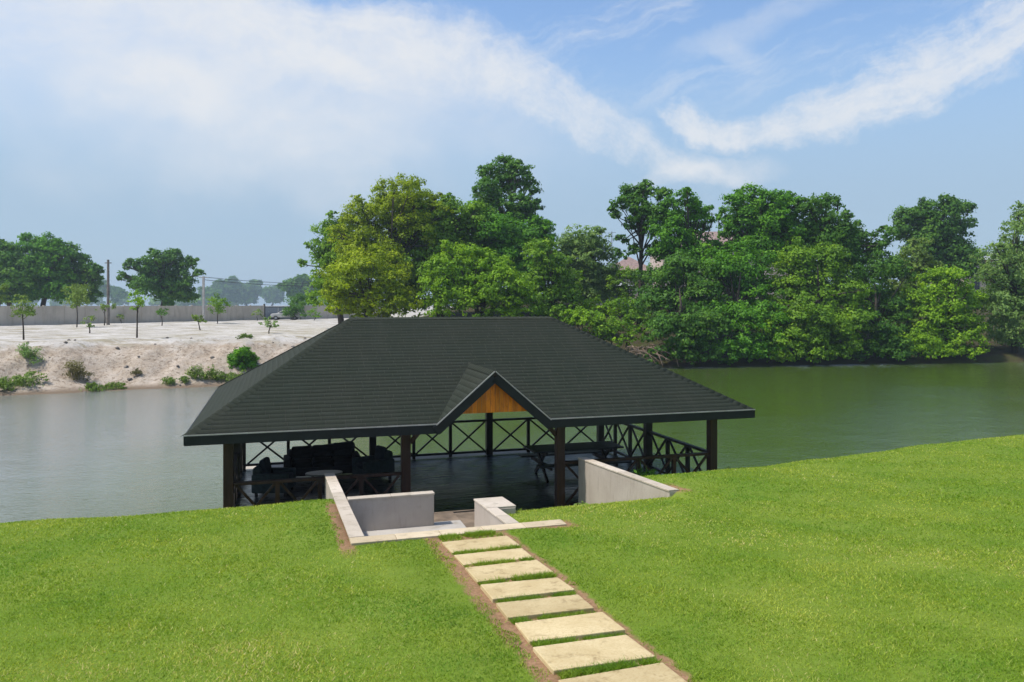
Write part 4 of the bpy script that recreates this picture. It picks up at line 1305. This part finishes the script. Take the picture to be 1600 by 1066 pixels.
tree('overhanging_tree', 'bright lime green tree at the water near the right edge', (1480, 66),
     [(1460, 440, 24), (1490, 440, 24), (1440, 475, 28), (1480, 475, 34), (1515, 475, 24), (1450, 510, 30), (1490, 515, 34), (1520, 510, 20), (1435, 540, 26), (1475, 545, 24), (1515, 543, 22)], 0.21, 'leaf_bright', tr=0.22, group=GR)
tree('willow_tree', 'grey-green feathery tree at the right edge of the photo', (1585, 67),
     [(1590, 365, 22), (1605, 345, 22), (1560, 400, 20), (1590, 400, 28), (1545, 430, 18), (1575, 440, 30), (1610, 430, 34), (1560, 480, 28), (1595, 485, 34), (1570, 520, 24), (1605, 525, 30), (1630, 470, 34), (1640, 400, 34)], 0.20, 'leaf_grey', tr=0.24, group=GR, dens=0.95, loose=0.3, droop=0.6)
tree('overhanging_tree', 'low leafy tree with pale new leaves between the dark trees over the water', (1218, 63.8),
     [(1195, 490, 18), (1215, 480, 16), (1225, 505, 20), (1200, 520, 20), (1235, 530, 16)], 0.20, 'leaf_bright', tr=0.12, group=GR)

# --- low shrubs on the bank between the woods
GS = 'shrubs on the green bank'
for i, (px, Y, lb, mt, lab) in enumerate([
        (905, 61, [(895, 505, 18), (915, 500, 20), (930, 512, 16)], 'leaf_bright', 'bright green bush just above the right slope of the roof'),
        (955, 60.5, [(945, 510, 20), (965, 515, 20), (950, 528, 16)], 'leaf_green', 'green bush halfway down the right slope of the roof'),
        (975, 62, [(965, 480, 16), (985, 490, 18), (1000, 505, 18)], 'leaf_green', 'green bush left of the dark overhanging tree'),
        (930, 66, [(905, 482, 14), (930, 480, 16), (950, 488, 16)], 'leaf_bright', 'light green bush below the pale thin tree'),
        (985, 59.4, [(970, 535, 12), (990, 530, 14)], 'leaf_bright', 'small bright bush above the brown roots at the waterside'),
        (978, 74, [(962, 446, 16), (985, 438, 18), (1002, 446, 18), (975, 466, 18), (975, 430, 12)], 'leaf_green', 'leafy bush in front of the pinkish house'),
        (880, 62, [(875, 492, 14), (885, 505, 14)], 'leaf_green', 'small green bush at the right end of the roof ridge')]):
    tree('bush', lab, (px, Y), lb, 0.18, mt, tr=0.06, group=GS, cat='bush', loose=0.2)

# --- trees beyond the concrete wall
GL = 'trees beyond the concrete wall'
tree('broadleaf_tree', 'dark tree at the left edge beyond the concrete wall', (15, 112),
     [(-10, 400, 26), (15, 405, 24), (0, 430, 30), (30, 435, 28), (10, 460, 26), (-25, 430, 30), (40, 462, 20)], 0.36, 'leaf_deep', tr=0.35, group=GL)
tree('broadleaf_tree', 'tallest rounded tree beyond the left part of the concrete wall', (65, 114),
     [(50, 388, 18), (75, 385, 18), (60, 405, 26), (90, 400, 20), (45, 425, 24), (80, 430, 28), (60, 455, 26), (95, 460, 22)], 0.36, 'leaf_emerald', tr=0.35, group=GL)
tree('broadleaf_tree', 'tree with a ragged right side left of the wooden utility pole', (118, 116),
     [(110, 400, 18), (125, 412, 16), (140, 425, 14), (150, 420, 7), (105, 430, 22), (130, 445, 20), (148, 435, 8), (115, 460, 20), (140, 465, 14)], 0.36, 'leaf_deep', tr=0.3, group=GL, loose=0.15)
tree('spreading_tree', 'wide umbrella-shaped tree between the two utility poles', (255, 120),
     [(245, 405, 14), (268, 405, 16), (225, 415, 14), (288, 415, 14), (205, 418, 12), (193, 432, 8), (300, 412, 9), (250, 430, 26), (280, 440, 22), (230, 450, 24), (265, 460, 24), (310, 428, 7), (210, 445, 10), (290, 462, 16)], 0.36, 'leaf_deep', tr=0.35, group=GL, loose=0.12)
far = [(165, 620, [(160, 452, 10), (175, 458, 10), (185, 462, 9)], 'hazy far tree seen behind the wooden utility pole'),
       (350, 760, [(345, 455, 13), (362, 448, 12), (355, 465, 12)], 'hazy far tree right of the concrete utility pole'),
       (385, 800, [(378, 457, 12), (395, 455, 12), (388, 468, 12)], 'hazy far tree with a low rounded top above the gate'),
       (325, 700, [(322, 460, 10), (335, 462, 10)], 'hazy far tree just behind the concrete utility pole'),
       (425, 860, [(420, 460, 11), (432, 456, 9), (428, 468, 11)], 'hazy far tree in the gap left of the wood behind the pavilion'),
       (465, 380, [(455, 450, 14), (470, 443, 12), (483, 452, 12), (465, 462, 12)], 'rounded bluish tree left of the wood behind the pavilion'),
       (490, 640, [(485, 460, 10), (497, 462, 10)], 'hazy far tree touching the left edge of the wood')]
for px, Y, lb, lab in far:
    tree('distant_tree', lab, (px, Y), lb, 0.0026 * Y, 'leaf_deep', tr=0.0011 * Y, group='hazy trees on the skyline', loose=0.15)
# hazy wood closing the horizon
V_, T_ = [], []
lob = []
for i in range(90):
    Y = random.uniform(800, 950)
    X = random.uniform(-700, 700)
    lob.append((np.array([X, Y, ground(X, Y) + random.uniform(2, 9)]), random.uniform(6, 11)))
V, t = crown_mesh('far_wood', lob, 3.4, 'leaf_green', 0.2)
link('distant_wood', fast_mesh('distant_wood', V, np.arange(len(V), dtype=np.int32).reshape(-1, 4), 'leaf_green', t), kind='stuff',
     label='hazy belt of far woodland along the horizon', category='woodland')

# --- saplings on the sand
GY = 'saplings planted on the white sand'
saps = [(37, 530, [(30, 470, 9), (38, 488, 13), (26, 492, 8), (47, 492, 8)], 'leaf_olive', 'sapling with a forked crown near the left edge of the sand'),
        (-4, 520, [(-2, 455, 9), (2, 470, 8)], 'leaf_olive', 'sapling cut by the left edge of the photo'),
        (120, 511, [(112, 455, 9), (122, 462, 12), (130, 472, 10), (116, 478, 8)], 'leaf_olive', 'yellowish sapling left of the wooden utility pole'),
        (140, 521, [(137, 503, 7), (142, 510, 4)], 'leaf_olive', 'knee-high seedling below the wooden utility pole'),
        (214, 528, [(215, 462, 8), (208, 472, 8), (222, 472, 8), (214, 482, 9)], 'leaf_bright', 'slim straight sapling standing alone at the edge of the sand'),
        (253, 509, [(248, 490, 6), (257, 491, 6)], 'leaf_deep', 'small round-headed sapling in front of the wall'),
        (313, 516, [(309, 500, 6), (317, 502, 6), (304, 498, 4)], 'leaf_olive', 'low sapling left of the concrete utility pole'),
        (340, 506, [(335, 472, 9), (346, 474, 9), (340, 486, 9)], 'leaf_green', 'leafy young tree right of the concrete utility pole'),
        (402, 501, [(402, 493, 6)], 'leaf_olive', 'little bush at the foot of the gate post'),
        (420, 522, [(414, 504, 6), (424, 502, 6), (420, 511, 5), (429, 510, 4)], 'leaf_grey', 'sparse pale sapling near the bank edge below the gate'),
        (470, 499, [(464, 470, 10), (476, 472, 9), (468, 480, 7)], 'leaf_deep', 'dark young tree with a crooked stem right of the parked car'),
        (456, 500, [(452, 491, 8), (462, 488, 9), (457, 481, 7), (469, 491, 7)], 'leaf_deep', 'dark little bush in front of the parked car'),
        (490, 501, [(490, 492, 7), (497, 494, 5)], 'leaf_green', 'small bush at the end of the sand by the wood'),
        (163, 509, [(158, 482, 6), (168, 479, 7)], 'leaf_olive', 'leaning sapling at the foot of the wooden utility pole'),
        (190, 505, [(189, 498, 5)], 'leaf_olive', 'tuft-like seedling against the wall')]
for px, pyb, lb, mt, lab in saps:
    lb = [(x_, y_, q_ * 1.15) for x_, y_, q_ in lb]
    Y = 2.28 * F / (pyb - HOR)
    n_back = False
    tree('sapling', lab, (px, Y), lb, 0.13 if Y < 65 else 0.17, mt, tr=0.045, group=GY, cat='sapling', back=n_back, dens=0.8, clump=0.42, loose=0.3, depth=0.4)
tree('round_bush', 'round glossy dark green bush at the foot of the sand bank', (378, 48.6),
     [(372, 562, 15), (386, 560, 14), (378, 553, 12), (368, 572, 13), (388, 572, 14), (378, 575, 14)], 0.13, 'leaf_emerald', tr=0.07, cat='bush', depth=0.9, dens=2.2)


def tuft(label, px, Y, h, wd, mat, n=160, name='weed_tuft', group='weeds on the banks', X=None, z=None):
    """low leafy weeds with a few stalks"""
    if X is None: X = (px - 800) / F * Y
    gz = ground(X, Y) if z is None else z
    lob = []
    k_ = max(3, int(5 * wd / h ** 0.5))
    for i in range(k_):
        x = random.gauss(0, wd * 0.18); fall = math.exp(-(x / (wd * 0.5)) ** 2)
        r_ = h * random.uniform(0.30, 0.48)
        xx = X + x; yy = Y + random.gauss(0, wd * 0.16)
        base = (ground(xx, yy) - gz) if z is None else 0.0
        lob.append((np.array([x, yy - Y, base + h * fall * random.uniform(0.15, 0.55)]), r_))
    V, t = crown_mesh(name, lob, 0.10 if h > 0.6 else 0.08, mat, 0.6, 0.45, 0.25)
    m_ = int(30 + 40 * wd)
    c = np.stack([RNG.normal(0, wd / 5, m_), RNG.normal(0, wd / 7, m_), np.full(m_, -0.05)], -1)
    ang = RNG.uniform(0, 2 * math.pi, m_); ln = RNG.uniform(0.1, 0.45, m_) * h
    tip = c + np.stack([np.cos(ang) * ln, np.sin(ang) * ln, RNG.uniform(0.35, 1.1, m_) * h * np.exp(-(c[:, 0] / (wd * 0.5)) ** 2)], -1)
    mid = (c + tip) / 2 + np.array([0, 0, 0.08 * h])
    s_ = np.stack([np.cos(ang + 1.57), np.sin(ang + 1.57), np.zeros(m_)], -1) * (RNG.uniform(0.010, 0.025, m_) * min(1.0, h * 1.6))[:, None]
    V2 = np.stack([c, mid + s_, tip, mid - s_], 1).reshape(-1, 3)
    V = np.concatenate([V, V2]); t = np.concatenate([t, np.clip(RNG.normal(0.6, 0.2, m_), 0, 1)])
    o = link(name, fast_mesh(name, V, np.arange(len(V), dtype=np.int32).reshape(-1, 4), mat, t), label=label, category='weeds', group=group)
    o.location = (X, Y, gz)
    return o


bank_weeds = [(5, 42.0, 0.9, 1.4, 'leaf_olive', 'dull tuft on the shore at the very left edge'),
              (35, 42.6, 0.75, 2.2, 'leaf_olive', 'wide olive tuft on the shore near the left edge'),
              (40, 45.0, 1.0, 0.9, 'leaf_grey', 'greyish tuft halfway up the sand bank'),
              (120, 44.6, 1.1, 1.2, 'leaf_dry', 'big dry tuft low on the sand bank'),
              (150, 43.6, 0.5, 2.0, 'leaf_olive', 'low spread of weeds at the waterline left of the gully'),
              (180, 44.2, 0.45, 1.4, 'leaf_olive', 'green patch of weeds at the waterline left of the gully'),
              (262, 45.4, 0.5, 1.2, 'leaf_olive', 'small green weeds at the waterline right of the gully'),
              (288, 45.8, 0.4, 0.8, 'leaf_olive', 'short green weeds between the gully and the tall weeds'),
              (313, 46.4, 0.95, 0.9, 'leaf_olive', 'tall green weeds left of the round bush'),
              (332, 46.8, 0.75, 1.2, 'leaf_olive', 'bright weeds close to the left of the round bush'),
              (365, 47.2, 0.7, 1.8, 'leaf_olive', 'bright grass clump under the round bush'),
              (385, 52.5, 0.35, 1.2, 'leaf_olive', 'flat weeds on the top of the bank above the round bush'),
              (215, 46.2, 0.45, 0.8, 'leaf_dry', 'dry patch on the bank below the straight sapling')]
for px, Y, h, wd, mt, lab in bank_weeds:
    tuft(lab, px, Y, h, wd, mt, int(130 + 120 * wd))
# weeds by the pavilion
for a, b, h, wd, mt, lab in [(10.6, 16.6, 0.75, 0.7, 'leaf_olive', 'weeds by the right corner post of the pavilion'),
                             (7.7, 15.3, 0.75, 0.6, 'leaf_deep', 'dark bushy weeds in front of the railing behind the wing wall'),
                             (4.1, 12.9, 0.35, 0.4, 'leaf_olive', 'thin weeds on the brow beside the end pier'),
                             (5.6, 13.3, 0.45, 0.5, 'leaf_olive', 'sparse weeds on the brow beside the wing wall'),
                             (-0.9, 14.9, 0.35, 0.5, 'leaf_dry', 'dry stalks at the foot of the left corner post')]:
    q = AB(a, b)
    tuft(lab, None, q.y, h, wd, mt, 110, X=q.x, z=float(lawn_z(np.array([a]), np.array([b]))[0]), group='weeds round the pavilion')

# stones and debris on the bank
for i in range(30):
    px = random.uniform(0, 500)
    X0 = (px - 800) / F * 47
    Ys = float(np.interp(X0, SHX, SHY)) + random.uniform(0.6, 8)
    X = (px - 800) / F * Ys
    r = random.uniform(0.05, 0.17)
    bm = bmesh.new(); bmesh.ops.create_icosphere(bm, subdivisions=1, radius=r)
    for v in bm.verts: v.co *= random.uniform(0.7, 1.25); v.co.z *= 0.7
    me = bpy.data.meshes.new('stone'); bm.to_mesh(me); bm.free(); me.materials.append(MATS['rock'])
    o = link('stone', me, label='small dark stone lying on the sandy bank', category='stone', group='stones on the sandy bank')
    o.location = (X, Ys, ground(X, Ys) + r * 0.2); o.rotation_euler = (0, 0, random.uniform(0, 6))
rt_ = MB()
for i in range(60):
    s0 = Vector((random.gauss(0, 1.0), random.gauss(0, 0.4), random.uniform(0.1, 0.9)))
    d = Vector((random.gauss(0.5, 0.7), random.gauss(-0.5, 0.3), random.gauss(-0.45, 0.35))) * random.uniform(0.5, 1.3)
    rt_.tube([s0, s0 + d * 0.5 + Vector((0, 0, 0.1)), s0 + d], [0.05, 0.035, 0.015], 5)
o = rt_.obj('root_heap', 'root', label='brown tangle of dead roots at the waterside above the roof slope', category='roots')
o.location = (*PX(1005, 59.2, z=0).xy, 0.9)

# ------------------------------------------------------------------ concrete wall, gate, poles, car
WP0, WP1 = Vector((-58.5, 73.0)), Vector((-28.5, 121.0))
wd_ = (WP1 - WP0); WL = wd_.length; wd_.normalize()


def wpos(t): return WP0 + wd_ * t


def wall_t(px):
    """position along the wall line met by that photo column"""
    s = (px - 800) / F
    return (s * WP0.y - WP0.x) / (wd_.x - s * wd_.y)


wrz = math.atan2(wd_.y, wd_.x)
WG = 2.6


def precast(name, label, t0, t1):
    c = wpos((t0 + t1) / 2)
    r = empty(name, (c.x, c.y, WG - 0.05), wrz, label=label, category='wall')
    n = max(1, round((t1 - t0) / 2.3)); L_ = (t1 - t0) / n
    mp = MB(); mp.box(-L_ / 2 + 0.06, L_ / 2 - 0.06, -0.04, 0.04, 0, 2.12); pme = mp.mesh('wall_panel', 'precast')
    mc = MB(); mc.box(-0.075, 0.075, -0.085, 0.085, 0, 2.20); cme = mc.mesh('wall_post', 'precast')
    for i in range(n):
        x = -(t1 - t0) / 2 + L_ * (i + 0.5)
        o = link('wall_panel', pme, r); o.location = (x, 0, random.uniform(-0.03, 0.03))
        o = link('wall_post', cme, r); o.location = (x - L_ / 2, 0, 0)
    o = link('wall_post', cme, r); o.location = ((t1 - t0) / 2, 0, 0)
    return r


tg0, tg1 = wall_t(413), wall_t(455)
precast('concrete_wall', 'long grey precast concrete wall left of the metal gate', -14, tg0 - 0.15)
precast('concrete_wall', 'end piece of grey concrete wall right of the metal gate', tg1 + 0.15, WL + 14)
c = wpos((tg0 + tg1) / 2)
gate = empty('metal_gate', (c.x, c.y, WG - 0.05), wrz, label='grey sheet-metal gate in the concrete wall', category='gate')
gw = tg1 - tg0
for s in (-1, 1):
    m = MB(); m.box(s * gw / 2 - 0.1, s * gw / 2 + 0.1, -0.1, 0.1, 0, 2.35); m.obj('gate_post', 'metal_dark', gate)
    ns = 8
    for i in range(ns):
        x0 = (s - 1) / 2 * (gw / 2 - 0.12) + (gw / 2 - 0.14) * i / ns + (0.02 if s > 0 else 0)
        m = MB(); m.box(x0 + 0.01, x0 + (gw / 2 - 0.14) / ns - 0.01, -0.02, 0.02, 0.1, 2.0); m.obj('gate_sheet', 'metal_grey', gate)
m = MB(); m.box(-gw / 2 + 0.1, gw / 2 - 0.1, -0.05, -0.022, 1.85, 1.93); m.box(-gw / 2 + 0.1, gw / 2 - 0.1, -0.05, -0.022, 0.2, 0.28); m.obj('gate_rail', 'metal_dark', gate)

# utility poles and wires
p1 = PX(169, 84, z=WG); p2 = PX(318, 98, z=WG)
o1 = empty('utility_pole', p1, 0, label='weathered wooden utility pole in front of the wall', category='utility pole')
h1 = EYE + (HOR - 406) / F * 84 - WG
m = MB(); m.tube([(0, 0, 0), (0, 0, h1)], [0.17, 0.12], 10); m.obj('pole_shaft', 'pole_wood', o1)
m = MB(); m.bar((-0.35, 0, h1 - 0.35), (0.35, 0, h1 - 0.35), 0.08, 0.1); m.obj('cross_arm', 'pole_wood', o1)
o2 = empty('utility_pole', p2, 0, label='pale concrete utility pole right of the umbrella-shaped tree', category='utility pole')
h2 = EYE + (HOR - 432) / F * 98 - WG
m = MB(); m.box(-0.12, 0.12, -0.11, 0.11, 0, h2); m.obj('pole_shaft', 'pole_concrete', o2)
m = MB(); m.bar((-0.6, 0, h2 - 0.15), (0.6, 0, h2 - 0.15), 0.08, 0.1); m.obj('cross_arm', 'pole_concrete', o2)
for i, dz in enumerate((0.0, -0.35)):
    m = MB(); e0 = Vector((0.2, 0, h2 - 0.1 + dz)); e1 = PX(560, 165, 440 + i * 4) - p2
    pts = [e0.lerp(e1, t / 12) - Vector((0, 0, 4 * 0.6 * (t / 12) * (1 - t / 12))) for t in range(13)]
    m.tube(pts, 0.035, 4)
    o = m.obj('power_line', 'rubber', label=('upper' if i == 0 else 'lower') + ' thin black wire running right from the concrete utility pole', category='wire'); o.location = p2

# parked car
def car(label, loc, rz):
    t = empty('parked_car', loc, rz, label=label, category='car')
    prof = [(-2.05, 0.38), (-2.08, 0.72), (-1.85, 0.93), (-1.05, 1.00), (-0.35, 1.42), (0.95, 1.44), (1.65, 1.02), (2.05, 0.95), (2.10, 0.40)]
    n = len(prof)
    m = MB()
    def halfw(z): return 0.84 if z < 1.02 else 0.66
    vs = [(x, -halfw(z), z) for x, z in prof] + [(x, halfw(z), z) for x, z in prof]
    m.solid(vs, [tuple(range(n)), tuple(reversed(range(n, 2 * n)))] + [(i, (i + 1) % n, n + (i + 1) % n, n + i) for i in range(n)])
    me = m.mesh('body', 'car_paint', 0.05, True); body = link('body', me, t)
    for s in (-1, 1):
        g = MB(); y = lambda z: s * (0.845 + (0.665 - 0.845) * (z - 1.02) / 0.40)
        for xs in ([(-0.90, 1.06), (-0.33, 1.36), (0.18, 1.37), (0.18, 1.06)], [(0.26, 1.06), (0.26, 1.37), (0.92, 1.38), (1.45, 1.06)]):
            g = MB(); g.solid([(x, y(z) * 0.99 + s * 0.02, z) for x, z in xs] + [(x, y(z) * 0.99, z) for x, z in xs], [(0, 1, 2, 3), (7, 6, 5, 4), (0, 1, 5, 4), (1, 2, 6, 5), (2, 3, 7, 6), (3, 0, 4, 7)])
            g.obj('side_window', 'car_glass', t)
        for x in (-1.3, 1.3):
            wv = MB(); wv.tube([(x, s * 0.66, 0.31), (x, s * 0.87, 0.31)], 0.31, 16); wo = wv.obj('wheel', 'rubber', t)
            rv = MB(); rv.tube([(x, s * 0.865, 0.31), (x, s * 0.88, 0.31)], 0.18, 12); rv.obj('rim', 'metal_grey', wo)
        hv = MB(); hv.box(-2.10, -1.98, s * 0.62 - 0.14, s * 0.62 + 0.14, 0.68, 0.82); hv.obj('headlight', 'table_pale', t, 0.02)
    g = MB(); g.solid([(-1.04, -0.70, 1.02), (-1.04, 0.70, 1.02), (-0.40, 0.58, 1.40), (-0.40, -0.58, 1.40)] , [(0, 1, 2, 3)])
    me2 = g.mesh('windscreen', 'car_glass'); wo = link('windscreen', me2, t); wo.location = (-0.03, 0, 0.03)
    return t


cp = PX(447, 111, z=WG)
cg = ground(cp.x, cp.y)
car('white parked car in front of the metal gate, half hidden by saplings', (cp.x, cp.y, cg), R(8))

# ------------------------------------------------------------------ houses, shed, lamp behind the right wood


def house(name, label, px, Y, w2, d2, zw, zr, z0, cat='house', wallm='house_wall', roofm='house_roof', rz=0.0):
    c = PX(px, Y, z=z0)
    t = empty(name, c, rz, label=label, category=cat)
    m = MB(); m.box(-w2, w2, -d2, d2, 0, zw); m.obj('wall', wallm, t)
    m = MB(); o = 0.45
    e = [(-w2 - o, -d2 - o, zw - 0.08), (w2 + o, -d2 - o, zw - 0.08), (w2 + o, d2 + o, zw - 0.08), (-w2 - o, d2 + o, zw - 0.08), (-w2 + d2, 0, zr), (w2 - d2, 0, zr)]
    m.solid(e, [(3, 2, 1, 0), (0, 1, 5, 4), (1, 2, 5), (2, 3, 4, 5), (3, 0, 4)]); m.obj('roof', roofm, t)
    k_ = max(2, int(w2 * 2 / 2.6))
    for i in range(k_):
        x = -w2 + (i + 0.5) * 2 * w2 / k_
        for zz in ([1.1] if zw < 4.5 else [1.1, 4.2]):
            m = MB(); m.box(x - 0.5, x + 0.5, -d2 - 0.04, -d2 + 0.02, zz, zz + 1.2); f_ = m.obj('window', 'table_pale', t)
            m = MB(); m.box(x - 0.43, x + 0.43, -d2 - 0.06, -d2 - 0.042, zz + 0.07, zz + 1.13); m.obj('pane', 'car_glass', f_)
    return t


house('house', 'red-roofed house seen through gaps in the middle of the right bank wood', 1130, 98, 8.5, 4.5, EYE + (HOR - 388) / F * 98 - 5.5, EYE + (HOR - 362) / F * 98 - 5.5, 5.5)
house('house', 'pinkish house with a red roof behind the bare-trunked tree', 982, 96, 2.6, 2.4, EYE + (HOR - 424) / F * 96 - 5.5, EYE + (HOR - 402) / F * 96 - 5.5, 5.5)
house('house', 'pale house corner behind the trees near the right edge', 1545, 100, 5.5, 4.0, EYE + (HOR - 408) / F * 100 - 5.5, EYE + (HOR - 395) / F * 100 - 5.5, 5.5, wallm='house_wall', roofm='shed_wall')
house('shed', 'grey tin shed behind the shrubs between the two woods', 955, 82, 1.7, 1.4, EYE + (HOR - 446) / F * 82 - 4.6, EYE + (HOR - 436) / F * 82 - 4.6, 4.6, 'shed', 'shed_wall', 'shed_wall')
lc = PX(1123, 90, z=5.3)
sl = empty('street_lamp', lc, 0, label='curved street lamp showing between two right bank trees', category='street lamp')
hh = EYE + (HOR - 352) / F * 90 - 5.3
m = MB(); m.tube([(0, 0, 0), (0, 0, hh)], [0.09, 0.06], 8); m.obj('lamp_post', 'metal_grey', sl)
m = MB(); m.tube([(0, 0, hh), (-0.05, 0, hh + 0.6), (-0.3, 0, hh + 1.1), (-0.75, 0, hh + 1.35)], [0.06, 0.05, 0.045, 0.04], 8); m.obj('lamp_arm', 'metal_grey', sl)
m = MB(); m.hexa([(-1.15, -0.12, hh + 1.25), (-0.7, -0.1, hh + 1.28), (-0.7, 0.1, hh + 1.28), (-1.15, 0.12, hh + 1.25)], [(-1.1, -0.08, hh + 1.36), (-0.72, -0.07, hh + 1.42), (-0.72, 0.07, hh + 1.42), (-1.1, 0.08, hh + 1.36)]); m.obj('lamp_head', 'metal_grey', sl)
ma = PX(956, 85, z=5.0)
an = empty('antenna_mast', ma, 0, label='thin antenna mast left of the bare-trunked tree', category='antenna')
ha = EYE + (HOR - 362) / F * 85 - 5.0
m = MB(); m.tube([(0, 0, 0), (0, 0, ha)], 0.05, 6); m.obj('mast', 'metal_grey', an)
for zz in (0.15, 0.55):
    m = MB(); m.tube([(-0.45, 0, ha - zz), (0.45, 0, ha - zz + 0.06)], 0.025, 5); m.obj('antenna_rod', 'metal_grey', an)

# ------------------------------------------------------------------ haze
hm = MB(); hm.box(-920, 920, -420, 1070, -3.0, 32.0)
me = bpy.data.meshes.new('haze'); me.from_pydata(hm.v, [], hm.f)
hz = bpy.data.materials.new('haze'); hz.use_nodes = True
hz.node_tree.nodes.clear()
k = NT(hz.node_tree)
ho = k.add('ShaderNodeOutputMaterial'); pv = k.add('ShaderNodeVolumePrincipled')
pv.inputs['Color'].default_value = (0.70, 0.84, 1.0, 1)
pv.inputs['Density'].default_value = 0.00048
pv.inputs['Anisotropy'].default_value = 0.2
k.l.new(pv.outputs[0], ho.inputs['Volume'])
me.materials.append(hz)
link('haze', me, kind='stuff', label='thin bluish summer haze over the whole scene', category='haze')
print('leaf quads', LEAFQ)
